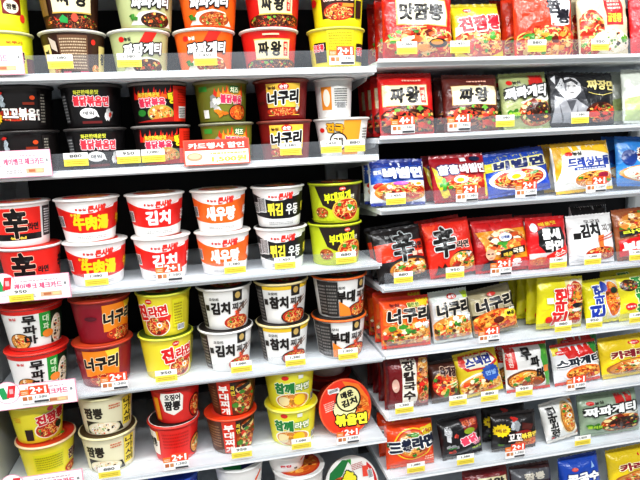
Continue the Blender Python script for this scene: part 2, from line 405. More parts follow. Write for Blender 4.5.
@bowl_art
def fire_cheese(A):
    A.flames(-30, 60, 60, 93, 'e03a1c', 8, 4); A.flames(-20, 56, 60, 84, 'f59a2c', 6, 5); A.rect(-76, 74, -46, 86, '3c9a3c'); A.t('치즈', 30, 76, 24, 14, 'f4f4d0', b=.05, o=3, oc='1f7a3c')
    A.bit(-24, 44, 20, 22, 'd9d7d0'); A.t('불닭볶음', 22, 54, 64, 20, 'ee3a6a', b=.055, o=1.4, oc='fbe8d8', rot=-4)
    A.food(42, 22, 28, 18, 'orange', 6, '2a1a14', 20); A.bit(-14, 22, 24, 13, 'e07a1c'); A.rect(-64, 10, -46, 30, 'e8e8e0')
@bowl_art
def raccoon_mild(A):
    A.rect(-42, 10, 54, 88, 'f2c84a'); A.rect(-42, 12, 54, 30, '5a1c14'); A.food(2, 20, 48, 11, 'spicy', 3, None, 34)
    A.ell(6, 80, 14, 8, 'd8281c'); A.t('순한', 6, 80, 20, 9, 'ffffff'); A.t('농심', -26, 78, 20, 7, '401010')
    A.t('너구리', 4, 54, 84, 32, '120c0c', b=.06, o=2.4, oc='fbfaf4', rot=3, sk=.1); A.rect(-80, 40, -50, 46, '5a1a18')
    A.bit(44, 28, 9, 12, 'e4dccc')
@bowl_art
def white_orange(A):
    A.rect(-112, 80, 112, 93, 'd8d8d4'); A.rect(-50, 20, -8, 78, 'f0962c'); A.ell(-28, 50, 14, 22, 'f8f0e0'); A.rect(0, 20, 60, 80, 'eae8e2'); A.small(4, 30, 56, 76, '484844', 8); A.barcode(10, 22, 50, 40)
@bowl_art
def seolleong(A):
    A.poly([(10, 93), (60, 93), (52, 6), (0, 6)], 'f2a230'); A.t('진국', -16, 74, 46, 22, 'e8a81c', b=.08, o=1.6, oc='3a2410', rot=-6); A.ell(-8, 40, 26, 24, '2a1c14'); A.ell(-8, 40, 22, 20, 'f6f2e6'); A.t('국물', -8, 40, 28, 18, '2a1c14', b=.06)
    A.ell(-56, 70, 9, 6, 'd82a22'); A.rect(62, 20, 92, 80, 'eceae4'); A.small(66, 26, 90, 76, '686860', 7)
@bowl_art
def mupama(A):
    A.rect(-112, 84, 112, 93, 'd82a20'); A.rect(18, 30, 46, 84, '2a9a3a'); A.rect(46, 10, 100, 84, '1a3a20'); A.food(66, 40, 20, 34, 'pale', 9)
    A.food(-36, 24, 26, 17, 'mild', 5, '3a2a1a', 24); A.t('농심', -44, 76, 18, 6, 'c8201c'); A.vt('무파마', -6, 50, 30, 66, '141010', b=.05); A.ell(36, 36, 14, 9, 'f08a2c'); A.rect(-112, 3, 112, 10, 'c8281e'); A.vt('대파', 32, 62, 14, 36, 'd8f0c8', b=.02)
@bowl_art
def raccoon_hot(A):
    A.rect(-50, 26, 44, 88, 'f08a1c'); A.poly([(10, 88), (44, 88), (44, 40), (20, 60)], 'f6d23a'); A.t('너구리', -4, 58, 88, 30, '140c0a', b=.06, o=1.4, oc='fbe8c0', rot=3, sk=.1)
    A.food(4, 18, 48, 15, 'spicy', 6, None, 34); A.ell(-80, 60, 16, 5, '5a1424')
@bowl_art
def jin_yellow(A):
    A.ell(0, 84, 10, 6, 'd8261c'); A.t('오뚜기', 0, 84, 14, 4, 'ffffff', b=.03); A.poly([(-34, 60), (-20, 20), (46, 10), (60, 50), (20, 66)], 'e8382a'); A.food(16, 26, 36, 22, 'spicy', 4, 'f6ecd8', 30, True)
    A.t('진', -24, 58, 30, 34, 'd81f1c', b=.08, o=2, oc='fdfaf0', rot=6); A.t('라면', 24, 62, 50, 24, 'd81f1c', b=.06, o=2, oc='fdfaf0', rot=6)
    A.ell(36, 44, 12, 5, 'd8261c'); A.rect(64, 20, 96, 86, 'e0d81e'); A.small(68, 26, 92, 80, 'a89818', 8); A.barcode(76, 12, 100, 26)
def jjigae(A, txt, c, second):
    A.rect(22, 68, 50, 93, '211b18'); A.ell(36, 82, 8, 8, 'c8a860'); A.rect(-100, 6, -62, 92, '2a2524'); A.small(-96, 12, -66, 86, '8a8480', 9); A.t('오모리', -30, 76, 26, 7, '303030', b=.02)
    A.rect(-58, 48, -46, 62, '24201e'); A.t(txt, -14, 54, 52, 28, '1a1412', b=.06); A.t(second, 38, 55, 38, 18, '2a2220', b=.02)
    A.food(34, 18, 40, 17, 'spicy', 5, c, 34); A.bit(36, 40, 10, 10, 'd8502c'); A.line([(30, 44), (66, 66)], 2, '7a4a2a'); A.line([(34, 40), (70, 60)], 2, '7a4a2a')
@bowl_art
def jjigae_kimchi(A): jjigae(A, '김치', 'e8e4dc', '찌개')
@bowl_art
def jjigae_tuna(A): A.rect(-112, 84, 112, 93, 'f0c82c'); jjigae(A, '참치', '241a16', '찌개')
@bowl_art
def jjigae_budae(A):
    A.poly([(-10, 6), (40, 26), (90, 6)], 'f08a2c'); jjigae(A, '부대', '241a16', '찌개'); A.rect(-70, 6, -36, 92, '2a2726'); A.small(-66, 12, -40, 88, '7a7672', 9); A.poly([(-34, 6), (-34, 44), (-6, 26), (0, 6)], 'f08a2c')
@bowl_art
def jinjja(A):
    A.ell(40, 84, 9, 6, 'd8405a'); A.food(36, 32, 40, 22, 'spicy', 3, 'f4ead0', 30); A.t('진짬뽕', 42, 62, 82, 26, 'c8142a', b=.07, o=1.6, oc='fbeedc', rot=6); A.rect(-34, 10, -12, 40, '2a1612'); A.small(-60, 60, -40, 74, 'd89a20', 3); A.ell(64, 36, 12, 9, '1a2a14')
@bowl_art
def jinjja_back(A):
    A.rect(-40, 30, 40, 76, 'd8d420'); A.small(-36, 34, 36, 72, 'a8a018', 6, 5); A.t('진짬뽕', 84, 52, 54, 26, '501020', b=.07, o=1.2, oc='f4e6c8'); A.food(70, 18, 26, 12, 'spicy', 3)
@bowl_art
def nagasaki(A):
    A.rect(-70, 60, -56, 64, 'b8b08a'); A.t('짬뽕', -44, 60, 52, 28, '2a2418', b=.05); A.poly([(-70, 40), (-20, 36), (30, 28), (40, 6), (-70, 6)], '201a14'); A.food(-20, 18, 44, 17, 'pale', 6, 'd8d2b0', 30)
    A.rect(36, 16, 70, 88, 'e9d44a'); A.vt('나가사끼', 53, 52, 26, 68, '201a10', b=.04); A.small(0, 70, 28, 84, 'c86a4a', 2)
@bowl_art
def squid(A):
    A.poly([(-44, 70), (-36, 88), (10, 90), (26, 74), (22, 36), (-6, 24), (-36, 34)], 'f4efe4'); A.poly([(-40, 69), (-33, 85), (8, 87), (23, 72), (19, 38), (-6, 27), (-33, 36)], 'faf7ef')
    A.t('오징어', -6, 72, 44, 16, '1a1414', b=.05); A.t('짬뽕', -8, 50, 46, 24, '1a1414', b=.06, sk=.1); A.food(70, 36, 24, 28, 'spicy', 6, '2a1410', 20); A.rect(-70, 10, -50, 70, 'f0a01c'); A.rect(-112, 84, 112, 90, 'b81812')
@bowl_art
def squid_back(A):
    A.rect(-46, 6, 46, 90, 'e02a22'); A.small(-40, 40, 40, 84, 'c01812', 5, 3); A.poly([(-112, 20), (-58, 20), (-52, 60), (-62, 84), (-112, 86)], 'f2eadc'); A.rect(-60, 60, -52, 86, 'f0a01c'); A.t('짬뽕', -80, 54, 34, 24, '1a1414'); A.food(74, 34, 26, 24, 'mild', 5, '1a1412', 18)
@bowl_art
def budae_hot(A):
    A.rect(-36, 3, 4, 93, 'e2391e'); A.rect(-112, 3, -36, 93, '5a3420'); A.small(-90, 20, -44, 84, '9a7450', 8); A.food(42, 44, 38, 44, 'dry', 5, None, 60); A.rect(4, 60, 18, 93, '2a1610'); A.vt('라면', 10, 72, 10, 28, 'f2d23a', b=.04)
    A.vt('부대찌개', -16, 46, 26, 82, 'fbf6ee', b=.06); A.poly([(20, 78), (60, 90), (60, 80), (24, 68)], '1f1612')
@bowl_art
def sesame(A):
    A.ell(-14, 86, 10, 6, 'd8261c'); A.food(6, 22, 52, 20, 'mild', 6, 'f8f2de', 24); A.ell(-22, 22, 18, 13, 'e8d6a0'); A.ell(26, 24, 19, 15, 'f4c81a'); A.bit(-2, 22, 14, 10, 'f2a02a')
    A.t('참깨', -18, 58, 54, 28, '18803a', b=.08, o=1.8, oc='f6f6da'); A.t('라면', 36, 58, 42, 18, 'f2f0d8', b=.06, o=1.4, oc='2a8a3a'); A.rect(22, 82, 36, 92, 'e4e4dc'); A.barcode(70, 10, 96, 30)
@bowl_art
def white_plain(A): A.t('큰컵', -10, 40, 40, 14, 'd82a3a'); A.poly([(48, 60), (72, 80), (76, 74), (52, 52)], 'f0642c'); A.t('면', 30, 20, 12, 12, '303030')
@bowl_art
def white_redband(A): A.rect(-112, 30, 112, 70, 'e02a20'); A.t('대박', -6, 50, 60, 30, '14100e', b=.06, o=1.5, rot=14)
@bowl_art
def red_cup(A): A.rect(-112, 60, 112, 66, 'f4ece4'); A.t('김치', 0, 36, 60, 34, 'fbf2ea', b=.06)
def lid_fire(A):
    A.ell(0, 0, 67, 67, 'ef3e24'); A.poly([(10, 66), (50, 44), (66, 0), (50, -44), (10, -66), (28, 0)], 'f5842c'); A.food(36, -20, 26, 40, 'orange', 5, None, 34)
    A.ell(-4, -2, 34, 30, '1a1612'); A.ell(-4, -2, 31, 27, 'f0eaa8')
    A.ell(12, 18, 35, 33, '1a1612'); A.ell(12, 18, 31, 29, 'f2ecae'); A.t('매운', 12, 30, 34, 16, '1a1612', b=.07); A.t('김치', 12, 9, 42, 17, '1a1612', b=.07)
    A.t('볶음면', 4, -34, 84, 26, 'f2e23a', b=.09, o=3, oc='201410', rot=-14); A.rect(-36, 44, -4, 56, 'f4e8e0', -14); A.barcode(-34, 45, -6, 55); A.small(-56, 6, -26, 30, 'fbc8b8', 5); A.ell(-24, -54, 10, 7, 'd81c1c'); A.t('오뚜기', -24, -54, 14, 5, 'fbeeee', b=.03)
def lid_greenround(A):
    A.ell(0, 0, 67, 67, 'f2f0ea'); A.ell(0, 0, 67, 67, 'd42a2c', 24, -70, 40); A.ell(-2, 0, 62, 62, 'f2f0ea', 24); A.poly([(-66, 6), (-50, 44), (-10, 66), (6, 60), (-20, 30)], '1f7a3c'); A.food(-30, -8, 34, 36, 'orange', 8, None, 40)
    A.t('짬뽕', -14, 6, 60, 30, 'f2e63a', b=.1, o=3, oc='1a2410', rot=48); A.ell(30, -40, 34, 30, '143a1c'); A.ell(30, -40, 30, 26, 'cfe8a0'); A.t('국물', 30, -32, 36, 14, '143a1c', b=.07); A.t('라면', 30, -48, 36, 14, '143a1c', b=.07)
    A.rect(34, 10, 50, 36, 'e8503a', -10); A.barcode(46, 2, 60, 24); A.small(8, 34, 40, 50, 'c06a6a', 4); A.ell(-52, 18, 9, 8, 'd81c1c'); A.poly([(0, 64), (12, 62), (8, 48)], '3a9a3c')

# name: (body, lid colour, base/top radius ratio, art, lid art, rim colour)
BOWLS = {
 'beef': ('f4f3f0', 'e9e6e2', .76, beef, lid_red, 'eae8e4'), 'kimchi': ('f4f3f0', 'e9e6e2', .76, kimchi, lid_food, 'eae8e4'),
 'shrimp': ('f4f3f0', 'e9e6e2', .78, shrimp, lid_food, 'e8e0d8'), 'udon': ('f4f3f0', 'd8d4cc', .78, udon, lid_blackart, 'eae8e4'),
 'shin_white': ('f4f3f0', 'e9e6e2', .84, shin_white, lid_red, 'e6e2de'), 'shin_red': ('f4f3f0', 'd8281e', .8, shin_red, lid_red, 'e6e2de'),
 'budae_lime': ('c9d42a', '2c211c', .86, budae_lime, lid_blackart, 'b9c42a'),
 'jja_brown': ('3a1f16', '3a2018', .8, jja_brown, lid_food, 'd8d2c8'), 'jja_brown_back': ('3a1f16', '3a2018', .8, jja_brown_back, lid_food, 'd8d2c8'), 'jja_red': ('c8201c', 'b01c18', .8, jja_red, lid_food, 'e4ddd4'),
 'zza_green': ('b9c08a', '8a9260', .8, zza_green, lid_food, 'e4e2d8'), 'zza_orange': ('ee6a1e', 'd8501c', .8, zza_orange, lid_food, 'e9e2d8'),
 'spicy_yellow': ('e6dc22', 'd8ce20', .84, spicy_yellow, lid_food, 'e4de60'), 'yellow_back': ('e6dc22', 'd8ce20', .84, yellow_back, lid_food, 'e4de60'),
 'yellow_label': ('dfe02a', 'd8ce20', .9, yellow_label, lid_food, 'dcd8a0'), 'yellow_red': ('dfe02a', 'd8ce20', .9, yellow_red, lid_food, 'dcd8a0'),
 'fried_black': ('1c1817', '201c1a', .84, fried_black, lid_blackart, '34302e'), 'fire_black': ('171516', '1a1818', .84, fire_black, lid_blackart, '4a4644'),
 'fire_red': ('1c1414', '3a1a16', .84, fire_red, lid_blackart, '8a8480'), 'fire_cheese': ('767a2a', '5a5a24', .84, fire_cheese, lid_blackart, '8a8a70'),
 'raccoon_mild': ('7a1418', '7a1a1a', .84, raccoon_mild, lid_food, '8a4a40'), 'white_orange': ('e8e6e2', 'dcdad4', .84, white_orange, lid_plain, 'dcdad6'), 'seolleong': ('eceae4', 'e4e2dc', .78, seolleong, lid_plain, 'e0ded8'),
 'mupama': ('f0efea', 'd8281e', .78, mupama, lid_red, 'd83a2c'), 'raccoon_hot': ('8c1428', 'c04a28', .78, raccoon_hot, lid_food, 'b8402a'), 'jin_yellow': ('e9d938', '4a5a1c', .8, jin_yellow, lid_mild, 'd6d84a'),
 'jjigae_kimchi': ('eeece8', '3a3432', .78, jjigae_kimchi, lid_blackart, 'e4e2de'), 'jjigae_tuna': ('eeece8', '4a4030', .78, jjigae_tuna, lid_blackart, 'e8d8a0'), 'jjigae_budae': ('eeece8', '4a3a30', .8, jjigae_budae, lid_blackart, 'e8702c'),
 'jinjja': ('e6d834', '4a4a1a', .76, jinjja, lid_food, 'e0e070'), 'jinjja_back': ('e6d834', 'c83a24', .76, jinjja_back, lid_food, 'e8c8a0'),
 'nagasaki': ('e6e0be', '4a3a24', .8, nagasaki, lid_food, 'e0d8a8'), 'squid': ('dc2a24', 'c8281e', .78, squid, lid_blackart, 'd83a30'), 'squid_back': ('dc2a24', 'f0ece4', .78, squid_back, lid_blackart, 'd83a30'),
 'budae_hot': ('5a3420', 'e0401e', .76, budae_hot, lid_red, 'd8502c'), 'sesame': ('e8e23a', 'e8d42c', .8, sesame, lid_mild, 'e8e26a'),
 'white_cup': ('f2f1ee', 'e8e6e2', .78, white_plain, lid_orangefood, 'f0efec'), 'white_green': ('f2f1ee', 'e8e6e2', .78, white_plain, lid_greennavy, 'f0efec'), 'white_red': ('f2f1ee', 'e8e6e2', .78, white_redband, lid_orangefood, 'f0efec'),
 'red_cup': ('b01a1c', 'a01818', .8, red_cup, lid_red, 'c8302c'), 'lying_fire': ('e0462a', 'ef3e24', .74, red_cup, lid_fire, 'f0603a'), 'lying_green': ('f0eee8', 'f2f0ea', .74, white_plain, lid_greenround, 'e4e2dc'),
 'blue_cup': ('2448b0', '1c3a9a', .8, red_cup, lid_plain, '4060c0'),
}
# ------------------------------------------------------------------ noodle packets (pillow bags)
_pk = {}
def packet_mesh(design, W, H, T, seed):
    body, fin, art = PACKS[design]; rr = random.Random(seed)
    ph = [rr.uniform(0, 6.28) for _ in range(6)]; fl = .0075; Hb = H-2*fl
    def surf(u, v, side):
        a = min(1, abs(2*u/W)); b = min(1, abs(2*(v-H/2)/Hb))
        p = (1-a**4.5)**.62*(1-b**3.2)**.75
        w = .0016*math.sin(6.283*u/.019+ph[0])*math.exp(-(1-b)*Hb/2/.011) + .0012*math.sin(u*120+v*85+ph[1]) + .0010*math.sin(u*70-v*150+ph[2]) + .0011*math.exp(-(1-a)*W/2/.010)*math.sin(v*230+ph[3])
        return side*(T/2*p + w*min(1, p*2.2))
    m = MB(); n = 22; cs = [math.sin(math.pi/2*(2*i/n-1)) for i in range(n+1)]
    for side in (1, -1):
        vs = [(W/2*s*(1-.012*math.cos(q*1.57)), H/2+Hb/2*q, surf(W/2*s, H/2+Hb/2*q, side)) for q in cs for s in cs]
        fs = [(j*(n+1)+i, j*(n+1)+i+1, (j+1)*(n+1)+i+1, (j+1)*(n+1)+i) for j in range(n) for i in range(n)]
        if side < 0: fs = [tuple(reversed(f)) for f in fs]
        m.add(vs, fs, lin(body))
    A = Art((-48.5, -50), (48.5, 50)); art(A)
    m.art(A, lambda u, v, off: (u*(1-.012), H/2+v, surf(u, H/2+v, 1)+off), W/100, Hb/100, .006)
    bag = m.mesh('bag', M_FILM)
    seals = []
    for top in (1, -1):
        s = MB(); k = 26; y0 = H/2+top*Hb/2; y1 = H/2+top*H/2
        vs = []
        for i in range(k+1):
            x = W/2*(2*i/k-1)*.985; z = .0011*math.sin(6.283*x/.019+ph[0])
            vs += [(x, y0-top*.001, z*.3), (x, (y0+y1)/2, z), (x, y1-top*(.0014 if i % 2 else 0), z*1.2)]
        fs = []
        for i in range(k):
            for j in (0, 1):
                q = (3*i+j, 3*i+3+j, 3*i+4+j, 3*i+1+j); fs.append(q if top > 0 else tuple(reversed(q)))
        s.add(vs, fs, lin(fin)); seals.append(s.mesh('seal', M_FILM))
    return bag, seals
def packet(design, W, H, T, seed=1):
    k = (design, round(W, 3), round(H, 3), T)
    if k not in _pk: _pk[k] = packet_mesh(design, W, H, T, seed)
    bag, seals = _pk[k]; root = empty('noodle_packet')
    link('bag', bag, root)
    for s in seals: link('seal', s, root)
    return root

def P_jjamppong(A):
    A.rect(-50, -50, -40, 50, 'b01a14'); A.rect(-34, -2, 40, 44, 'c8a860'); A.rect(-32, 0, 38, 42, 'efe8cc'); A.t('맛짬뽕', 2, 21, 62, 28, '14100e', b=.06, sk=.08)
    A.food(4, -30, 56, 29, 'spicy', 3, None, 70); A.bit(-18, -24, 12, 8, 'f4e6c8'); A.ell(26, -30, 14, 7, '2a2420', 14); A.ell(24, -29, 9, 4, 'e89a3a'); A.bit(-6, -12, 8, 4, '4a9a34')
def P_jin_jjam(A):
    A.ell(-20, 38, 9, 5, 'd8261c'); A.t('오뚜기', -20, 38, 13, 4, 'ffffff', b=.02); A.poly([(-46, 6), (46, 14), (48, -6), (-48, -12)], 'f3e9c0'); A.food(2, -26, 56, 26, 'spicy', 5, None, 70)
    A.t('진짬뽕', 2, 10, 84, 28, 'c8182c', b=.07, o=2, oc='fbf0dc', rot=4); A.ell(-28, -34, 12, 8, 'd8261c')
def P_red_jjam(A):
    A.poly([(0, 50), (44, 50), (38, -4), (8, -12)], 'f4f2f4'); A.rect(44, -50, 50, 50, '2a1a16'); A.t('짬', 12, 24, 24, 22, '1a1822', b=.06); A.t('뽕', 28, 8, 24, 22, '1a1822', b=.06)
    A.food(0, -32, 60, 27, 'spicy', 8, None, 70); A.bit(-28, -24, 12, 8, '4a9a2a'); A.bit(-8, -20, 14, 5, 'f2a02a')
def P_oyster(A):
    A.poly([(-4, 50), (34, 50), (34, -6), (0, -6)], 'd8262a'); A.t('굴짬뽕', 16, 6, 30, 14, 'f0d24a', b=.05); A.small(4, 20, 28, 44, 'f0b0a0', 4); A.food(-30, -20, 26, 40, 'spicy', 4, None, 34); A.food(10, -32, 40, 18, 'pale', 6, None, 24); A.bit(-10, -36, 14, 7, 'f29a2a'); A.bit(36, -30, 9, 10, '5aa034')
def P_redside(A):
    A.t('육개', 14, 26, 40, 24, 'fbf2ee', b=.06); A.ell(30, -14, 30, 24, 'e8e0d8'); A.ell(30, -14, 26, 20, '3a2a2a'); A.food(30, -14, 22, 16, 'spicy', 3)
def P_jja(A, seal=True):
    d = -6 if seal else 2
    A.rect(d-40, -6, d+42, 32, 'c8a050'); A.rect(d-39, -5, d+41, 31, 'efe2bd'); A.t('짜', d-14, 13, 24, 26, '14100e', b=.06, sk=.1); A.t('왕', d+14, 14, 24, 28, '14100e', b=.06)
    if seal: A.rect(d+28, -1, d+38, 27, 'd0302a'); A.vt('매운', d+33, 13, 7, 20, 'f4e0c0', b=.02)
    A.food(2, -32, 60, 27, 'brown', 7, None, 80); A.small(-10, 38, 26, 44, 'f4b8a0', 1); A.bit(30, -22, 9, 6, 'd8502c'); A.bit(-20, -20, 10, 7, 'b8302a')
def P_jja_red(A): P_jja(A)
def P_jja_brown(A): P_jja(A, False)
def P_zzapa(A):
    A.poly([(10, 50), (40, 50), (34, 24), (6, 28)], 'c8241c'); A.ell(-34, 34, 6, 5, 'd8241c'); A.t('농심', -20, 34, 16, 7, '303020')
    A.poly([(-18, -6), (46, 14), (48, 0), (10, -20)], 'e6e6dc'); A.food(16, -26, 38, 25, 'dry', 5, None, 90); A.food(18, -26, 30, 18, 'black', 6, None, 16)
    A.t('짜파게티', -4, 14, 84, 22, 'fcfcf8', b=.06, o=3.2, oc='14110f', rot=4, sk=.15); A.bit(-32, -28, 14, 11, '3c7a1c'); A.t('올리브', -32, -28, 22, 8, 'b0d83a', b=.04)
def P_black_jja(A):
    # black and white photograph of a woman in a head scarf
    A.poly([(-50, 46), (-16, 50), (-6, 20), (2, -8), (8, -30), (-4, -50), (-50, -50)], '3c3c40'); A.poly([(-44, 20), (-34, 40), (-16, 44), (-6, 28), (-8, 10), (-16, -2), (-30, -6)], 'c9c9ca')
    A.poly([(-32, 32), (-20, 36), (-12, 26), (-13, 12), (-20, 4), (-29, 10)], 'c4c2c0'); A.poly([(-32, 32), (-27, 34), (-28, 12), (-30, 12)], '77777a'); A.poly([(-32, 34), (-20, 40), (-10, 30), (-12, 24), (-20, 33), (-31, 28)], '2c2c2e'); A.ell(-25, 23, 2.4, 1.2, '202020'); A.ell(-16, 23, 2.2, 1.2, '202020'); A.poly([(-20, 20), (-18, 15), (-22, 15)], 'b8b8b8'); A.ell(-20, 10, 3.5, 1.3, '505050')
    A.poly([(-44, 4), (-28, -6), (-14, -4), (4, -22), (2, -50), (-48, -50)], '9c9ca0'); A.poly([(-30, -8), (-22, -30), (-14, -6)], '55555a'); A.poly([(-40, -10), (-30, -50), (-34, -50)], '6a6a6e'); A.poly([(-12, -12), (-18, -50), (-14, -50)], '707074'); A.poly([(-48, 40), (-40, 48), (-44, 26)], 'd8d8da'); A.line([(-40, 40), (-28, 48), (-10, 40)], 4, '1a1a1c')
    A.t('짜장면', 26, 26, 44, 20, 'e4d488', b=.05, sk=.1); A.line([(4, 10), (26, 4), (46, 12)], 1.4, 'c8b868'); A.food(26, -30, 26, 20, 'brown', 8, None, 30); A.ell(12, -34, 9, 6, 'd83a2a')
def P_white_green(A):
    A.rect(-10, 14, 50, 36, 'e8b62a'); A.t('사천', 18, 25, 44, 18, '2a2010', b=.06); A.poly([(-50, -6), (50, 10), (50, -50), (-50, -50)], 'b8c886'); A.food(20, -28, 30, 20, 'dry', 4, 'f2efe4', 30); A.bit(-10, -30, 9, 6, '5a9a34')
def P_bibim_blue(A):
    A.poly([(-50, 50), (50, 50), (50, 2), (-50, -6)], '1c58c0'); A.poly([(-50, 50), (50, 50), (50, 40), (-50, 34)], '2a3a8a'); A.ell(-36, -12, 10, 8, 'd8261c'); A.food(4, -26, 48, 25, 'mild', 6, None, 60); A.food(18, -24, 28, 15, 'spicy', 7, None, 30); A.ell(34, -8, 9, 6, 'fbf6ea'); A.ell(34, -8, 5, 3.4, 'f5a21a'); A.ell(2, -6, 14, 4, 'c05ad0')
    A.t('비빔면', 8, 20, 70, 26, 'fbfcfe', b=.08, o=2.2, oc='12307a', rot=2); A.t('팔도', -38, 22, 14, 10, 'fbfcfe', b=.05)
def P_bibim_red(A):
    A.poly([(-50, 30), (-36, 10), (-30, -20), (-20, -50), (-34, -50), (-44, -20)], 'f0d82a'); A.poly([(50, 20), (40, -10), (44, -50), (50, -50)], 'f0d82a')
    A.bit(4, -16, 44, 28, 'f4ead8'); A.food(4, -18, 38, 22, 'spicy', 5, None, 36); A.ell(-2, -8, 14, 9, 'fbf4e0'); A.ell(-4, -9, 7, 5, 'f2c42a'); A.bit(-34, -18, 9, 16, '4aa034')
    A.t('함흥', -22, 18, 36, 22, 'fbfafc', b=.07, o=2.6, oc='2a2a6a'); A.t('비빔면', 22, 18, 46, 22, 'fbfafc', b=.07, o=2.4, oc='7a1420'); A.ell(30, 42, 10, 7, '1a2a4a'); A.rect(2, 36, 12, 46, 'e8e8e8')
def P_bibim_yellow(A):
    A.poly([(-50, 34), (-20, 46), (40, 42), (50, 20), (50, 8), (-50, 6)], 'e6da2c'); A.poly([(-50, 50), (50, 50), (50, 36), (-50, 28)], '2450b0'); A.ell(0, -18, 44, 28, 'f4f2ea'); A.food(0, -20, 38, 23, 'spicy', 9, None, 40); A.ell(-4, -12, 14, 11, 'fbf8ee'); A.ell(-5, -14, 7, 6, 'f4d21c'); A.bit(22, -10, 11, 7, '4a9a3a'); A.ell(-8, 0, 14, 4, 'f4b0b8')
    A.t('비빔면', 4, 18, 76, 22, '182a6a', b=.09, o=2.2, oc='f4f0c0', rot=2, sk=.1)
def P_dressing(A):
    A.poly([(-50, 50), (50, 50), (50, 22), (20, 34), (-10, 38), (-34, 30), (-50, 12)], 'f0c024'); A.poly([(-50, 50), (-34, 50), (-42, -10), (-50, -30)], 'd8a41c'); A.ell(-26, 30, 6, 5, 'd8241c'); A.t('농심', -12, 30, 16, 8, '303030')
    A.t('드레싱누들', 8, 10, 74, 20, '1c3c96', b=.05); A.rect(-20, -8, 36, -1, '23408e'); A.small(-16, -7, 32, -2, 'e0e4f0', 1); A.food(14, -30, 34, 18, 'mild', 7, 'ffffff', 34); A.ell(28, -24, 9, 7, '9a1a3a'); A.bit(40, -36, 8, 6, '5aa034')
def P_cold_blue(A):
    A.t('콩국수', 10, 12, 70, 26, '6a1a20', b=.08, o=2.6, oc='f6ecd8'); A.ell(-6, 36, 9, 6, 'e8404a'); A.t('오뚜기', -6, 36, 13, 4, 'ffffff', b=.02); A.ell(-36, 6, 10, 18, '1a3a80'); A.food(0, -28, 44, 18, 'pale', 6, 'c88a4a', 24); A.ell(10, -20, 10, 9, 'e8907a'); A.bit(24, -32, 8, 6, '5aa034')
def P_shin_black(A):
    A.rect(-50, -14, 50, 24, 'e23c1c'); A.poly([(-50, -14), (50, -14), (50, -2), (0, -8)], 'c82818'); A.ell(14, -32, 46, 24, '1c1818'); A.ell(14, -32, 44, 22, '3a3230'); A.food(14, -34, 42, 20, 'mild', 5, None, 56); A.bit(14, -36, 14, 8, 'd83a20'); A.bit(-14, -40, 12, 7, 'e04a24'); A.bit(-4, -28, 9, 5, '5aa83a'); A.bit(26, -26, 11, 6, 'f4ead8')
    A.t('辛', 6, 14, 42, 62, '14100e', b=.04, o=1.8, oc='b8c0c0', sk=.05); A.t('라면', 34, 12, 20, 14, '1c1210', b=.05); A.t('블랙', 32, -4, 22, 9, 'f4c8b0', b=.04); A.t('농심', -18, 38, 18, 7, '8a8a8a')
def P_shin_red(A):
    A.poly([(-50, 50), (-20, 50), (-50, 20)], 'f0522c'); A.ell(22, -30, 30, 22, '2a1a16'); A.food(20, -31, 30, 20, 'mild', 8, None, 50); A.bit(6, -34, 12, 8, 'd83a20'); A.bit(30, -30, 10, 7, 'e04a24'); A.poly([(-40, -50), (-34, -30), (-26, -38), (-20, -28), (-8, -50)], '3a1a14')
    A.t('辛', -14, 14, 44, 60, '14100e', b=.04, o=2, oc='d0d4d2', sk=.04); A.t('라면', 24, 4, 26, 14, '1c1210', b=.06, o=1, oc='f8d8c8'); A.bit(32, -18, 9, 6, 'f4ead8')
def P_noodle_yellow(A):
    A.rect(-50, 32, 50, 50, 'c81c20'); A.poly([(-46, 30), (48, 34), (48, -30), (-30, -30), (-34, 0)], 'e89a1c'); A.food(8, 2, 42, 32, 'mild', 9, None, 90); A.food(26, -4, 20, 16, 'orange', 3, None, 20); A.ell(4, 16, 12, 9, 'e4e8f0'); A.t('신제품', 4, 16, 16, 6, '3a4a8a'); A.ell(38, 0, 8, 7, 'd8281c')
    # a bald man with glasses and a dark shirt
    A.ell(-26, -18, 9, 12, 'd8a484'); A.poly([(-40, -50), (-38, -36), (-26, -30), (-14, -36), (-12, -50)], '2a2830'); A.ell(-29.5, -17, 2.6, 1.6, '3a2a22'); A.ell(-22.5, -17, 2.6, 1.6, '3a2a22'); A.ell(-26, -25, 3.6, 1, '9a4a3a')
    A.poly([(-8, -12), (40, -4), (40, -18), (-8, -26)], '1c1814'); A.t('매운', 6, -20, 18, 8, 'e8c84a', rot=8); A.t('국물', 26, -14, 20, 10, 'f4ead0', rot=8); A.rect(-10, -50, 50, -30, 'd41c24'); A.t('매운', 12, -39, 40, 16, 'fbece8', b=.08)
def P_gap(A):
    A.poly([(-30, 26), (-6, 34), (34, 32), (40, 6), (34, -22), (-6, -28), (-28, -6)], '141214'); A.t('틈새', 4, 18, 44, 22, 'f4f2ee', b=.08); A.t('라면', 10, -8, 44, 22, 'f4f2ee', b=.08)
    A.t('매운맛', 0, 41, 46, 8, 'f0d23a', b=.05, rot=6); A.ell(-36, 34, 9, 10, 'e0e6ee'); A.rect(-50, -34, 50, -22, 'd8d4d2'); A.food(-20, -40, 30, 9, 'orange', 5, None, 20); A.poly([(-14, -48), (-10, -28), (46, -8), (46, -26)], 'dc2820'); A.t('소스', 24, -24, 30, 10, 'f8dcd0', b=.04, rot=16)
def P_kimchi_white(A):
    A.t('오모리', 0, 40, 34, 8, '403a38', b=.02); A.rect(-42, 2, -28, 16, '1c1816'); A.t('김치', -8, 20, 40, 30, '141010', b=.07, rot=3); A.t('찌개', 32, 22, 28, 18, '7a7472', b=.02)
    A.ell(16, -36, 36, 16, '8a1a14'); A.food(16, -34, 34, 15, 'spicy', 6, None, 36); A.poly([(8, 6), (20, 8), (20, -20), (10, -20)], 'e0702c'); A.line([(8, -2), (50, 12)], 2, 'b83a2a'); A.line([(10, -6), (50, 4)], 2, 'b83a2a')
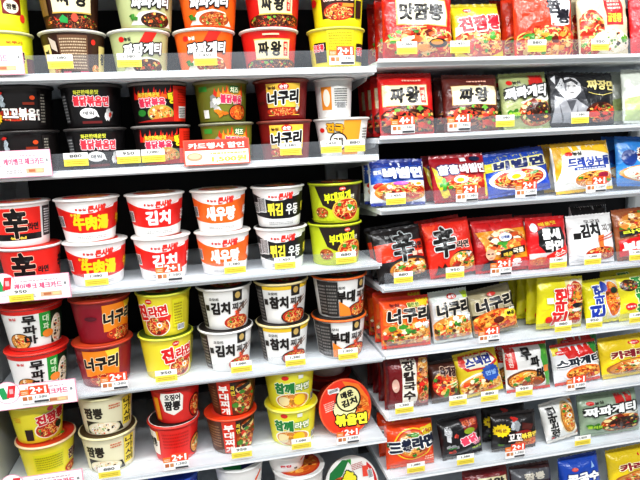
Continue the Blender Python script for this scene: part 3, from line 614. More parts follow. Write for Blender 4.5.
def P_budae(A):
    A.food(-4, 20, 44, 30, 'dry', 7, None, 70); A.food(-16, 24, 30, 20, 'mild', 5, None, 24); A.poly([(-48, -12), (48, 2), (48, -44), (-48, -48)], 'd41c20'); A.t('부대', -24, -28, 40, 24, 'fbf2ec', b=.08, rot=6); A.t('찌개', 22, -22, 40, 24, 'fbf2ec', b=.08, rot=6); A.poly([(-46, -6), (6, 2), (4, 14), (-46, 8)], '1c1612'); A.t('라면', -24, 5, 34, 8, 'd8e03a', b=.05, rot=6)
def P_raccoon(A, tile, dark, seed, kind='mild'):
    for i in range(4): A.rect(-46+i*23, -4+(i % 2)*4, -26+i*23, 32+(i % 2)*3, tile)
    A.food(0, -30, 58, 31, kind, seed, None, 80, False); A.bit(12, -20, 12, 5, '3a7a2c'); A.bit(34, -28, 10, 8, 'f0a24a'); A.bit(37, -8, 9, 11, 'e4e4e0')
    A.t('너구리', 4, 16, 84, 30, dark, b=.07, o=1.6, oc='f8ecd8', rot=3, sk=.1)
def P_raccoon_orange(A):
    A.poly([(20, 50), (50, 50), (50, 6), (36, 20)], 'f4da2a'); P_raccoon(A, 'f2701a', '14100e', 4); A.t('얼큰한', 14, 38, 24, 8, '4a7a1a', b=.05, o=1.5, oc='f4ec8a'); A.t('농심', -24, 40, 18, 6, '7a1a14')
def P_raccoon_white(A):
    A.poly([(30, 50), (50, 50), (50, 6), (40, 20)], 'bcd83a'); A.ell(6, 42, 13, 6, 'd8402c'); A.t('순한', 6, 42, 18, 7, 'ffffff'); P_raccoon(A, 'ecedee', '14100e', 6)
def P_raccoon_black(A):
    A.poly([(-50, -4), (50, 2), (50, -50), (-50, -50)], '1c1412'); P_raccoon(A, 'cabf98', '14100e', 8, 'orange'); A.food(0, -24, 44, 26, 'orange', 12, None, 70); A.ell(2, -24, 12, 8, '5a1c0c'); A.ell(30, -14, 14, 9, 'e8d83a'); A.t('볶음', 30, -14, 18, 9, '201810', b=.06); A.ell(0, 40, 10, 5, 'c83a2c')
def P_jin_hot(A):
    A.rect(8, -50, 50, 50, 'e9e2a8'); A.food(30, 0, 22, 46, 'spicy', 5, 'f6ecd8', 44); A.bit(30, 16, 13, 9, 'f59a2a'); A.ell(32, -4, 13, 5, '1c1c20'); A.ell(30, -14, 13, 4, 'e8e8e0')
    A.rt('진', -8, -32, 30, 30, 'd81f1c', b=.08, o=2, oc='fbfaf0'); A.rt('라면', -6, 8, 24, 46, 'd81f1c', b=.08, o=2, oc='fbfaf0'); A.ell(14, 24, 7, 17, 'd81f1c'); A.rt('매운맛', 14, 24, 7, 24, 'fbf2ea', b=.04); A.ell(-30, -34, 7, 8, 'd8261c'); A.rect(-36, 2, -22, 14, 'e6e6d2')
def P_jin_mild(A):
    A.rect(0, -50, 50, 50, 'e8d8a8'); A.food(24, 2, 22, 44, 'orange', 6, 'e4e6f0', 40); A.rt('진', -24, -26, 34, 34, '1c3aa0', b=.08, o=2, oc='fbfaf0'); A.rt('라면', -16, 18, 26, 44, '1c3aa0', b=.08, o=2, oc='fbfaf0'); A.ell(2, 36, 8, 13, '1c3aa0'); A.ell(26, 24, 10, 8, '203a2a')
def P_sesame(A):
    A.rt('참깨', -4, -16, 26, 44, '1c8a3c', b=.09, o=2, oc='f2f4c0'); A.rt('라면', -8, 28, 20, 36, '1c8a3c', b=.07, o=2, oc='f2f4c0'); A.ell(-30, -22, 10, 9, 'd8262c'); A.t('오뚜기', -30, -22, 14, 5, 'ffffff', b=.03); A.food(-28, 30, 16, 14, 'black', 3)
def P_kalguk(A):
    A.rect(-14, -50, 20, 50, 'efe9da'); A.vt('장칼국수', 2, 6, 26, 84, '2a1c18', b=.06); A.food(38, 0, 20, 56, 'mild', 6, None, 70); A.food(38, -20, 16, 30, 'spicy', 9, None, 30); A.bit(36, 24, 11, 14, 'f2a26a'); A.bit(40, -14, 9, 8, '3a7a2c'); A.ell(30, -2, 7, 5, 'd8281c'); A.rect(-50, -50, -44, 50, '5a1218'); A.ell(-30, 0, 8, 14, 'c8a090')
def P_soy(A):
    A.food(2, -8, 48, 38, 'spicy', 6, None, 80); A.t('육개장', 14, 26, 60, 24, '3a1010', b=.08, o=2, oc='d8b8a0', rot=-8); A.line([(10, -10), (40, -4)], 3, 'e8d8b0'); A.line([(12, -18), (42, -10)], 3, 'e8d8b0'); A.bit(34, -30, 12, 8, '4a7a2a')
def P_snack(A):
    A.poly([(-40, 50), (30, 50), (46, 20), (20, 6), (-30, 10), (-44, 28)], 'd8382a'); A.poly([(-30, 46), (26, 46), (40, 24), (16, 12), (-24, 14)], 'f4ecd2'); A.t('스낵면', 0, 30, 58, 22, '23348c', b=.08, o=1.6, oc='fbf6e4', rot=2); A.ell(-2, -28, 50, 29, 'f6f0e0'); A.food(-2, -30, 48, 26, 'mild', 6, None, 60); A.star(22, -4, 22, '2a58b0', 14, .85); A.t('면발', 22, -4, 26, 12, '9ac0f0', b=.04); A.bit(-14, -14, 10, 6, '4a9a34')
def P_mupama(A):
    A.rect(-50, 0, -28, 50, 'd8261c'); A.vt('매콤한', -40, 22, 9, 34, 'f0dcd0', b=.02); A.poly([(32, 50), (50, 50), (50, -50), (38, -50), (28, 20)], '4aa03a'); A.bit(40, 34, 10, 12, '6ac04a'); A.rect(32, -14, 46, 2, 'f08a2a')
    A.ell(-8, -28, 42, 25, '6a3a20'); A.food(-8, -29, 38, 22, 'mild', 5, None, 50); A.food(4, -34, 24, 12, 'dry', 7, None, 16); A.bit(-8, -26, 13, 7, '5aa83a'); A.ell(14, -36, 9, 6, '8a5030'); A.vt('무', -6, 34, 22, 30, '14100e', b=.06); A.vt('파', 12, 14, 20, 28, '14100e', b=.05); A.vt('마', 22, -14, 18, 30, '14100e', b=.05)
def P_spag(A):
    A.poly([(-34, 50), (30, 50), (44, 12), (-20, 14)], 'd8241e'); A.poly([(26, 50), (50, 50), (50, 20), (36, 22)], '2a8a3a'); A.poly([(-50, 50), (-34, 50), (-40, 30), (-50, 26)], 'e8d83a'); A.ell(-34, 34, 10, 6, 'd8261c'); A.t('오뚜기', -34, 34, 14, 4, 'ffffff', b=.02)
    A.food(12, -28, 42, 21, 'orange', 6, 'f6f6f4', 90); A.t('스파게티', 0, 6, 92, 22, '1c2430', b=.07, o=1.8, oc='fbfbf9', rot=4); A.small(10, -12, 36, -6, 'e07a2a', 1)
def P_curry(A):
    A.ell(8, 36, 10, 6, 'd8261c'); A.t('오뚜기', 8, 36, 14, 4, 'ffffff', b=.02); A.food(6, -30, 46, 21, 'mild', 4, 'a8642a', 50); A.t('카레라면', 6, 8, 84, 20, '8a1a2a', b=.07, o=1.8, oc='f8f0c0', rot=2); A.small(10, -8, 46, -3, 'c8402c', 1); A.rect(36, 26, 46, 38, 'e6e4c8'); A.bit(0, -26, 6, 4, '4a7a2a')
def P_three(A):
    A.ell(2, 4, 40, 38, 'f4d02a', 30); A.ell(2, 4, 37, 35, 'd8281c', 30); A.food(2, 4, 31, 29, 'mild', 7, 'e86a2c', 40); A.bit(4, 24, 18, 8, '5a9a34'); A.bit(4, -24, 8, 6, '3a8a2c'); A.poly([(20, 40), (46, 46), (46, 26), (34, 20), (24, 26)], 'e8cf2a'); A.t('1963', 35, 33, 18, 10, 'b0301c', b=.05)
    A.poly([(-50, 10), (-30, 16), (-36, 2), (-50, 0)], '2a6a24'); A.t('三養', -22, 2, 46, 28, '182038', b=.09, o=2.2, oc='f0f0ea', rot=6); A.t('라면', 24, 8, 46, 28, '182038', b=.09, o=2.2, oc='f0f0ea', rot=6); A.small(26, -38, 46, -26, 'fbd8b8', 2)
def P_fire(A):
    A.bit(-28, 16, 15, 26, 'd6d8da'); A.bit(-24, -18, 16, 14, 'c8cacc'); A.bit(-12, 8, 7, 8, 'e0402a'); A.bit(-26, -36, 10, 9, 'c8402c'); A.rect(-36, -26, -16, -22, '3a8a3a')
    A.poly([(4, 48), (46, 46), (44, 18), (30, 6), (8, 14)], '8a1a14'); A.t('매운', 24, 36, 34, 14, 'd86a3a', b=.06); A.ell(20, 16, 14, 8, '9ab02a'); A.t('불닭', 16, -8, 40, 22, 'f04a66', b=.07, o=2, oc='fbe8ea', rot=16); A.t('볶음면', 36, -18, 24, 12, 'e8a0b0', b=.05, rot=16); A.t('매운맛', 34, -34, 24, 8, 'b8d03a', rot=10)
def P_fried(A):
    A.star(-32, 10, 20, 'f2d21c', 14, .78); A.t('매운', -32, 10, 22, 10, '8a5a10', b=.04); A.bit(0, 20, 13, 24, 'c9ced2'); A.bit(-2, 40, 12, 9, 'd8281c'); A.poly([(14, 28), (40, 20), (34, 4), (12, 10)], '5a2018')
    A.food(24, -34, 26, 15, 'orange', 6, 'b82a18', 30); A.ell(14, -2, 20, 8, '8a1a14'); A.t('꼬꼬', -4, -14, 30, 22, 'faf6f0', b=.06, o=1.5, oc='141010'); A.t('볶음면', 28, -11, 38, 16, 'f2d24a', b=.06, o=1.2, oc='141010', rot=4); A.t('농', -34, -34, 14, 8, '5a8a2a')
def P_crab(A):
    A.ell(22, 4, 26, 46, 'e8d0a0'); A.ell(22, 4, 23, 42, '8a5a2a'); A.food(22, 4, 21, 40, 'mild', 6, None, 40, True); A.rt('맛있는', -26, -22, 24, 48, '141212', b=.06); A.rt('라면', -26, 24, 24, 40, '141212', b=.06); A.ell(-34, -42, 5, 4, 'd8261c'); A.poly([(38, 50), (50, 50), (50, 30)], 'e08a1c'); A.poly([(38, -50), (50, -50), (50, -30)], 'd8682a')
def P_dark(A):
    A.rect(-20, 8, 44, 34, 'e4dab0'); A.t('짜왕', 12, 21, 50, 20, '14100e', b=.06); A.food(0, -24, 46, 20, 'brown', 4, None, 34); A.ell(-30, 22, 7, 6, 'd8261c')
def P_mixed(A): A.poly([(-50, 50), (50, 40), (50, 10), (-50, 20)], '5a5a5e'); A.food(0, -20, 44, 24, 'brown', 6, None, 30); A.t('짬뽕', 4, 26, 50, 18, 'd8d0c0', b=.06)
def P_blue(A):
    A.t('콩국수', 0, 0, 76, 24, 'fbfaf4', b=.08, o=2.4, oc='122a70'); A.ell(-20, 26, 8, 5, 'd84a3a'); A.poly([(20, 22), (30, 24), (26, 40)], 'a8c8f0'); A.food(0, -34, 44, 14, 'pale', 4, None, 20)
def P_kimchi_black(A): A.rect(-50, -10, 50, 50, '241f1e'); A.rect(-14, 10, 6, 28, 'c8c4c0'); A.t('김', -4, 19, 14, 14, '241f1e', b=.05); A.barcode(20, -30, 44, -14)
def P_spine(A): A.rect(-50, -50, 50, -40, 'e8e8e0')

PACKS = {
 'jjamppong': ('c81e14', 'b81a12', P_jjamppong), 'jin_jjam': ('dcc81e', 'cdbc20', P_jin_jjam), 'red_jjam': ('e03c1a', 'c83016', P_red_jjam), 'oyster': ('d8cda8', 'd0c498', P_oyster), 'redside': ('cc1f28', 'b81a20', P_redside),
 'jja_red': ('d21c1a', 'c01a18', P_jja_red), 'jja_brown': ('5c2018', '6a2a1e', P_jja_brown), 'zzapa': ('a8b078', '9aa468', P_zzapa), 'black_jja': ('17171a', '222226', P_black_jja), 'white_green': ('d8dcd0', 'c8ccc4', P_white_green),
 'bibim_blue': ('eef0f2', '2a3a8a', P_bibim_blue), 'bibim_red': ('a81422', '981220', P_bibim_red), 'bibim_yellow': ('1c48b8', '1a409c', P_bibim_yellow), 'dressing': ('f0eee6', 'e8b81e', P_dressing), 'cold_blue': ('2c80c8', '2468b0', P_cold_blue),
 'shin_black': ('1e1a1a', '262222', P_shin_black), 'shin_red': ('de2e1c', 'c82418', P_shin_red), 'noodle_yellow': ('a81a1c', 'c01c1e', P_noodle_yellow), 'gap': ('d01e22', 'b81a1e', P_gap), 'kimchi_white': ('e9e8e6', 'dcdad8', P_kimchi_white), 'budae': ('9a5a34', '8a4a2a', P_budae),
 'raccoon_orange': ('e8521a', 'd8381a', P_raccoon_orange), 'raccoon_white': ('d4dad4', 'c8cec8', P_raccoon_white), 'raccoon_black': ('a89c7c', '8a8068', P_raccoon_black), 'jin_hot': ('e0d61f', 'd6cc20', P_jin_hot), 'jin_mild': ('dfd622', 'd6cc20', P_jin_mild), 'sesame': ('ded42a', 'd6cc20', P_sesame),
 'kalguk': ('7c141a', '6a1218', P_kalguk), 'soy': ('4a2418', '3c2a18', P_soy), 'snack': ('e8cf2c', 'dcc428', P_snack), 'mupama': ('eeece8', 'd8281e', P_mupama), 'spag': ('e9e9ea', 'd83a2e', P_spag), 'curry': ('e6c81e', 'd8bc1c', P_curry),
 'three': ('ec4c14', 'e0501a', P_three), 'zzapa_wide': ('93a58c', '8a9c84', P_zzapa), 'fire': ('1a181b', '262428', P_fire), 'fried': ('1c1717', '2a2424', P_fried), 'crab': ('ecebe6', 'dcd8d0', P_crab), 'dark': ('7a1418', '6a1216', P_dark), 'mixed': ('3a1a18', '4a2422', P_mixed), 'blue': ('2050b8', '1c48a4', P_blue), 'kimchi_black': ('dddbd8', '2a2524', P_kimchi_black),
}
# ------------------------------------------------------------------ shelving
Z0 = EYE.z
LZ = [Z0+z for z in (.137, -.043, -.279, -.496, -.692, -.905)]
RZ = [Z0+z for z in (.151, -.006, -.160, -.335, -.492, -.642, -.795, -.955)]
DEPTH = .40
def structure(o): o['kind'] = 'structure'; return o
def mesh_of(name, boxes, mat, parent=None, bev=.0):
    m = MB()
    for b in boxes: m.box(*b)
    o = link(name, m.mesh(name, mat, False), parent)
    if bev:
        bv = o.modifiers.new('edge', 'BEVEL'); bv.width = bev; bv.segments = 2; bv.limit_method = 'ANGLE'
    return o
structure(mesh_of('floor', [(-4, 5, -4, 1.2, -.05, 0)], M_FLOOR))
structure(mesh_of('wall_back', [(-4, 5, 1.2, 1.3, 0, 3.0)], M_POST))
def bay(x0, x1, side, lab):
    r = empty('shelving_frame', (x0, DEPTH, 0))
    mesh_of('back_panel', [(.02, x1-x0-.02, .012, .02, .12, 2.1)], M_BACK, r)
    for x in (0, x1-x0-.03): mesh_of('upright', [(x, x+.03, .0, .05, .02, 2.15)], M_POST, r, .003)
    mesh_of('base_deck', [(0, x1-x0, -DEPTH, 0, .0, .14)], M_BOARD, r, .004)
    if side: mesh_of('side_panel', [(-.016, -.002, -DEPTH-.005, .03, .14, 2.1)], M_POST, r, .002)
    mesh_of('unseen_shade_board', [(0, x1-x0, -DEPTH+.004, 0, Z0+.335, Z0+.36)], M_SHELF, r, .003)  # unseen board added above the top row to block the overhead light
    tag(r, lab, 'shelving')
LX0, LX1, RX0, RX1 = -.462, .3725, .376, 1.34
bay(LX0, LX1, True, 'grey steel shelving frame with dark back panel behind the noodle bowls')
bay(RX0, RX1, False, 'grey steel shelving frame with dark back panel behind the noodle packets')
LIPL = (.009, .009, .003, .003, .007, .008); LIPR = (.004, .004, .003, .004, .006, .006, .008, .008)
def shelf(x0, x1, z, lab, grp, lip):
    s = empty('shelf', ((x0+x1)/2, 0, z)); w = (x1-x0)/2
    mesh_of('board', [(-w, w, .010, DEPTH-.004, -.012, 0)], M_SHELF, s, .0015)
    mesh_of('front_lip', [(-w, w, -.004, 0, -lip, .004), (-w, w, 0, .0102, -.003, 0)], M_LIP, s, .0015)
    mesh_of('price_rail', [(-w+.001, w-.001, -.0056, -.0042, -.001, .036)], M_CLEAR, s)
    for x in (-w+.004, w-.007):
        m = MB(); m.add([(x+d, y, zz) for d in (0, .003) for y, zz in ((DEPTH-.01, -.0125), (.05, -.0125), (.06, -.02), (DEPTH-.01, -.05))], [(0, 1, 2, 3), (7, 6, 5, 4), (0, 4, 5, 1), (1, 5, 6, 2), (2, 6, 7, 3), (3, 7, 4, 0)], (1, 1, 1))
        link('bracket', m.mesh('bracket', M_POST, False), s)
    tag(s, lab, 'shelf', grp)
ORD = ['top', 'second', 'third', 'fourth', 'fifth', 'sixth', 'seventh', 'eighth']
LHOLD = ['brown, green, orange and red bowls', 'black, olive and maroon bowls', 'white cups with red, orange and black bands', 'radish, maroon, yellow and white stew bowls', 'yellow, cream and red bowls and a tipped bowl', 'plain white bowls at the bottom edge']
RHOLD = ['red and yellow seafood noodle packets', 'cream-labelled and black packets', 'blue, red and yellow cold-noodle packets', 'red, black and white spicy packets', 'orange and yellow packets', 'dark red, yellow and white packets', 'orange, black and green packets', 'blue and yellow packets at the bottom edge']
for i, z in enumerate(LZ): shelf(LX0, LX1, z, 'white shelf in the left bay holding '+LHOLD[i], 'shelves of the left bay', LIPL[i])
for i, z in enumerate(RZ): shelf(RX0, RX1, z, 'white shelf in the right bay holding '+RHOLD[i], 'shelves of the right bay', LIPR[i])

# ------------------------------------------------------------------ bowls
def put_bowl(design, x, Yc, z, R, h, yaw, label, grp):
    b = bowl(design, R, h); b.location = (x, Yc, z+.0006)
    b.rotation_euler.z = -math.atan2(x, Yc-EYE.y) + math.radians(yaw)
    tag(b, label, 'noodle bowl', grp)
LN = ['top shelf of the left bay', 'second shelf of the left bay', 'third shelf of the left bay', 'fourth shelf of the left bay', 'fifth shelf of the left bay', 'bottom visible shelf of the left bay']
def stack(row, h, items, dy=0):
    """items bottom first: (design, rim left px, rim right px, rim px height, turn, label)"""
    z = LZ[row]; hs = h if isinstance(h, tuple) else (h, h)
    Rs = None
    for k, (d, xl, xr, y, yaw, lab) in enumerate(items):
        Yc = .078+dy; h = hs[k]
        a, b = at(xl, y, Yc), at(xr, y, Yc); R = round((b.x-a.x)/2*.957, 4)
        if k and items[0][0] == d: R = Rs
        Rs = Rs or R
        put_bowl(d, (a.x+b.x)/2, Yc, z, R, h, yaw, lab, 'noodle bowls on the '+LN[row])
        z += h+.0012
S = stack
S(0, .086, [('yellow_red', -32, 33, 33, 6, 'lower yellow bowl of the top shelf corner, partly behind the white card'), ('yellow_label', -36, 27, -14, 22, 'upper yellow bowl of the top shelf corner with dark red label')])
S(0, .086, [('jja_brown_back', 37, 106, 30, 0, 'lower brown bowl showing its ingredients panel and cream side labels'), ('jja_brown', 34, 100, -15, 2, 'upper brown bowl with cream front label in black brush letters')])
S(0, .086, [('zza_green', 106, 170, 30, 4, 'lower of the two pale green bowls with white outlined lettering'), ('zza_green', 114, 171, -14, 12, 'upper of the two pale green bowls with white outlined lettering')])
S(0, .086, [('zza_orange', 171, 235, 29, 2, 'lower of the two orange bowls with white outlined lettering'), ('zza_orange', 176, 237, -15, 0, 'upper of the two orange bowls with white outlined lettering')])
S(0, .086, [('jja_red', 238, 298, 29, 4, 'lower of the two red bowls with cream brush-letter labels'), ('jja_red', 242, 300, -16, 4, 'upper of the two red bowls with cream brush-letter labels')])
S(0, .086, [('yellow_back', 306, 364, 29, 0, 'lower yellow bowl at the right end showing its yellow text panel'), ('spicy_yellow', 308, 364, -17, 0, 'upper yellow bowl at the right end with brown label and pink lettering')])
S(1, .0825, [('fried_black', -6, 60, 134, -12, 'lower of the two black bowls with orange food and white lettering behind the card'), ('fried_black', -13, 53, 90, -6, 'upper of the two black bowls with orange food and white lettering at the left edge')])
S(1, .0825, [('fire_black', 63, 127, 130, 6, 'lower of the two plain black bowls with pink lettering and speech bubble'), ('fire_black', 58, 122, 85, 0, 'upper of the two plain black bowls with pink lettering and speech bubble')])
S(1, .0825, [('fire_red', 130, 191, 127, 6, 'lower of the two black and red flame bowls with yellow character'), ('fire_red', 126, 187, 84, 0, 'upper of the two black and red flame bowls with yellow character')])
S(1, .0825, [('fire_cheese', 198, 254, 126, 4, 'lower of the two olive green flame bowls with green badge'), ('fire_cheese', 190, 250, 84, 6, 'upper of the two olive green flame bowls with green badge')])
S(1, .0825, [('raccoon_mild', 256, 312, 124, 0, 'lower of the two maroon bowls with yellow label and black lettering'), ('raccoon_mild', 251, 310, 82, 0, 'upper of the two maroon bowls with yellow label and black lettering')])
S(1, .0825, [('seolleong', 313, 369, 121, -2, 'lower white bowl with orange panel and gold lettering at the shelf end'), ('white_orange', 313, 353, 86, 0, 'upper white bowl with orange strip and barcode panel at the shelf end')])
S(2, (.092, .088), [('shin_red', -4, 62, 244, -8, 'lower red bowl with big black Chinese character above the white card'), ('shin_white', -15, 50, 197, 8, 'upper white bowl with red label and big black Chinese character')])
S(2, (.092, .088), [('beef', 61, 128, 239, 2, 'lower of the two white and red cups with yellow Chinese characters'), ('beef', 52, 119, 192, 4, 'upper of the two white and red cups with yellow Chinese characters')])
S(2, (.092, .088), [('kimchi', 130, 191, 234, 4, 'lower of the two white and red cups with two white letters'), ('kimchi', 122, 185, 188, 4, 'upper of the two white and red cups with two white letters')])
S(2, (.092, .088), [('shrimp', 193, 251, 230, 2, 'lower of the two white and orange cups with white lettering'), ('shrimp', 188, 247, 184, 2, 'upper of the two white and orange cups with white lettering')])
S(2, (.092, .088), [('udon', 253, 307, 225, 4, 'lower of the two white and black cups with yellow and white lettering'), ('udon', 247, 306, 180, 6, 'upper of the two white and black cups with yellow and white lettering')])
S(2, (.092, .088), [('budae_lime', 307, 361, 219, 6, 'lower of the two lime green pots with dark panel and yellow lettering'), ('budae_lime', 306, 362, 176, -6, 'upper of the two lime green pots with dark panel and yellow lettering')])
S(3, .094, [('mupama', 4, 70, 350, 0, 'lower of the two white bowls with red rim and green stripe'), ('mupama', -2, 64, 305, -4, 'upper of the two white bowls with red rim and green stripe')])
S(3, .094, [('raccoon_hot', 71, 134, 342, -6, 'lower maroon bowl with orange label turned to the front'), ('raccoon_hot', 69, 130, 299, 42, 'upper maroon bowl with orange label turned to the right')])
S(3, .094, [('jin_yellow', 137, 194, 334, 20, 'lower of the two lime yellow bowls with red lettering'), ('jin_yellow', 134, 192, 293, -36, 'upper of the two lime yellow bowls with red lettering')])
S(3, .094, [('jjigae_kimchi', 197, 254, 330, 6, 'lower of the two white stew bowls with black lettering and red noodle lift'), ('jjigae_kimchi', 195, 252, 287, 0, 'upper of the two white stew bowls with black lettering and red noodle lift')])
S(3, .094, [('jjigae_tuna', 255, 310, 323, 0, 'lower of the two white stew bowls with yellow rim and dark soup pot'), ('jjigae_tuna', 253, 308, 281, 4, 'upper of the two white stew bowls with yellow rim and dark soup pot')])
S(3, .094, [('jjigae_budae', 311, 366, 316, 12, 'lower of the two white stew bowls with orange rim and black side'), ('jjigae_budae', 311, 366, 274, 26, 'upper of the two white stew bowls with orange rim and black side')])
S(4, .087, [('jinjja_back', 16, 78, 446, 0, 'lower yellow-green bowl showing its pale text panel'), ('jinjja', 6, 67, 407, -6, 'upper yellow-green bowl with dark red lettering and a picture of soup')])
S(4, .087, [('nagasaki', 79, 139, 438, 0, 'lower of the two cream bowls with black brush lettering'), ('nagasaki', 77, 134, 400, 4, 'upper of the two cream bowls with black brush lettering')])
S(4, .0895, [('squid_back', 147, 201, 424, 0, 'lower red bowl showing its red text panel'), ('squid', 147, 202, 385, -4, 'upper red bowl with white badge in black lettering')])
S(4, .0895, [('budae_hot', 204, 258, 421, 6, 'lower of the two brown bowls with red stripe and vertical white lettering'), ('budae_hot', 206, 257, 380, -8, 'upper of the two brown bowls with red stripe and vertical white lettering')])
S(4, .0895, [('sesame', 264, 318, 407, -6, 'lower of the two yellow bowls with green lettering'), ('sesame', 264, 313, 368, 2, 'upper of the two yellow bowls with green lettering')])
S(4, .088, [('red_cup', 304, 352, 400, 20, 'dark red bowl in shadow behind the tipped orange bowl'), ('white_red', 304, 350, 362, 0, 'white and red bowl in shadow on top of the dark red bowl')], .15)
S(5, .088, [('white_cup', 212, 266, 500, 20, 'lower white bowl at the bottom edge under the green and navy lid bowl'), ('white_green', 212, 265, 462, 0, 'white bowl at the bottom edge with a green and navy lid')])
S(5, at(298, 479, .016).z-LZ[5], [('white_red', 272, 325, 476, 8, 'lower white bowl at the bottom edge with red band and orange lid')])
c_ = at(290, 461, .02); d_ = at(298, 479, .016).z+.0012
put_bowl('white_cup', c_.x, .085, d_, round((at(311, 457, .08)-at(269, 457, .08)).length/2, 4), max(.04, c_.z-d_), 4, 'small white bowl at the bottom edge with orange mark, sitting on an orange lid', 'noodle bowls on the '+LN[5])
S(5, .085, [('blue_cup', 150, 203, 505, 4, 'lower blue bowl mostly below the frame edge'), ('blue_cup', 146, 200, 468, 0, 'blue bowl just showing under the fifth shelf')])
def lying(design, row, px, py, dpx, h, tilt, yaw, roll, lab):
    p = at(px, py, .05); R = round(abs(at(px+dpx/2, py, .05).x-at(px-dpx/2, py, .05).x)/2, 4); t = math.radians(tilt)
    b = bowl(design, R, h); M = Matrix.Rotation(math.radians(yaw), 3, 'Z') @ Matrix.Rotation(math.radians(90-tilt), 3, 'X') @ Matrix.Rotation(math.radians(roll), 3, 'Z')
    ax = M @ Vector((0, 0, 1)); zc = LZ[row]+.001+max((R+.0024)*math.cos(t), h*math.sin(t)+R*BOWLS[design][2]*math.cos(t))
    bpy.data.objects.remove(next(c for l in b.children for c in l.children)); b.rotation_euler = M.to_euler(); b.location = Vector((p.x, .052, zc)) - ax*h
    tag(b, lab, 'noodle bowl', 'noodle bowls on the '+LN[row])
lying('lying_fire', 4, 346.5, 419, 53, .08, 14, 8, 10, 'orange-red bowl tipped on its side with round lid facing out')
lying('lying_green', 5, 352, 468, 54, .08, 22, 6, 6, 'white bowl tipped on its side with green and red lid at the bottom edge')

# ------------------------------------------------------------------ packets
RN = ['top shelf', 'second shelf', 'third shelf', 'fourth shelf', 'fifth shelf', 'sixth shelf', 'seventh shelf', 'bottom visible shelf']
def pk(row, design, q, desc, Y=.036, lean=10, yaw=0, behind=0, T=.036, gap=None, seed=1):
    """q: the four corners of the visible face (top left, top right, bottom right, bottom left)"""
    z = RZ[row]; mb = at((q[2][0]+q[3][0])/2, (q[2][1]+q[3][1])/2, Y)
    a, ps = math.radians(lean), math.radians(yaw)
    n = Vector((math.sin(ps)*math.cos(a), -math.cos(ps)*math.cos(a), math.sin(a)))
    p0 = Vector((mb.x, Y, z))
    C = [on_plane(px, py, p0, n) for px, py in q]
    right = ((C[1]-C[0])+(C[2]-C[3]))/2; W = right.length
    up = ((C[0]-C[3])+(C[1]-C[2]))/2; H = up.length
    x = right.normalized(); x = (x-n*x.dot(n)).normalized(); y = n.cross(x)
    u = (up.normalized()+y).normalized(); u = (u-n*u.dot(n)).normalized(); x = u.cross(n)
    W = round(W*1.015, 3); H = round(H*1.02, 3)
    ctr = sum(C, Vector())/4; org = ctr-u*H/2
    low = min((org+x*s*W/2).z for s in (-1, 1))
    low = min(low, *[(org+x*s*W/2+u*H).z for s in (-1, 1)])
    R = Matrix((x, u, n)).transposed()
    org -= u*((low-z-.001)/u.z); H = round(H+(low-z-.001)/u.z, 3)      # the foot of the packet stands on the shelf
    o = packet(design, W, H, T, seed+len(_pk)); o.location = org; o.rotation_euler = R.to_euler()
    g = 'noodle packets on the '+RN[row]+' of the right bay'
    tag(o, desc, 'noodle packet', g)
    for k in range(behind):
        c = copy_tree(o); d = ((gap or T*1.16)+.006)/math.cos(a)*(k+1); c.location = org+Vector((0, d, 0)); tag(c, BEH[k]+desc, 'noodle packet', g)
    return o
BEH = ['packet directly behind the ', 'second packet behind the ', 'third packet behind the ', 'fourth packet behind the ']
P = pk
P(0, 'jjamppong', [(385, -4), (451, -7), (450, 57), (380, 61)], 'red seafood packet with cream plate in black lettering', lean=6, behind=2, T=.042)
P(0, 'jin_jjam', [(452, 3), (493, 6), (506, 52), (452, 57)], 'yellow packet with dark red lettering on the top right shelf', lean=14, behind=1)
P(0, 'red_jjam', [(513, -9), (571, -11), (571, 48), (514, 52)], 'red and white packet with two staggered black letters', lean=6, behind=3, T=.04)
P(0, 'oyster', [(577, -8), (624, -11), (627, 45), (577, 49)], 'beige packet with hanging red strip and yellow letters', lean=8, behind=1)
P(0, 'redside', [(629, -10), (684, -13), (686, 42), (629, 46)], 'red packet cut by the right photo edge on the top shelf', lean=8)
P(1, 'jja_red', [(380, 77), (431, 71), (433, 132), (378, 136)], 'red packet with cream plate, black brush letters and red seal', lean=9, behind=3, T=.04)
P(1, 'jja_brown', [(444, 77), (495, 74), (498, 126), (442, 131)], 'dark brown packet with cream plate and black brush letters', lean=10, behind=1)
P(1, 'zzapa', [(500, 75), (543, 72), (551, 120), (501, 126)], 'pale green packet with white outlined lettering between brown and black packets', lean=12, Y=.04, behind=1)
P(1, 'black_jja', [(549, 75), (612, 70), (612, 118), (548, 122)], 'black packet with monochrome woman and gold lettering', lean=11, behind=1)
P(1, 'white_green', [(622, 72), (682, 68), (682, 113), (622, 118)], 'white and green packet with yellow strip at the right photo edge', lean=10, behind=1)
P(2, 'bibim_blue', [(369, 161), (422, 158), (425, 206), (370, 211)], 'blue and white packet with white lettering nearest the bowls', lean=14, behind=1)
P(2, 'bibim_red', [(429, 157), (481, 153), (489, 197), (434, 203)], 'dark red packet with white lettering and yellow corners', lean=16, behind=1)
P(2, 'bibim_yellow', [(476, 155), (540, 147), (553, 192), (487, 199)], 'blue and yellow packet with navy lettering over red noodles', lean=16, Y=.042, behind=1)
P(2, 'dressing', [(547, 145), (607, 141), (611, 187), (558, 192)], 'white packet with yellow top and blue lettering', lean=12, behind=1)
P(2, 'cold_blue', [(617, 141), (684, 133), (684, 180), (615, 186)], 'sky blue packet with dark red lettering at the right photo edge', lean=12, behind=1)
P(3, 'shin_black', [(368, 232), (418, 224), (428, 278), (381, 285)], 'black and red packet with silver-edged black Chinese character', lean=12, behind=1)
P(3, 'shin_red', [(420, 224), (465, 218), (478, 273), (432, 279)], 'all red packet with large black Chinese character', lean=10, behind=1)
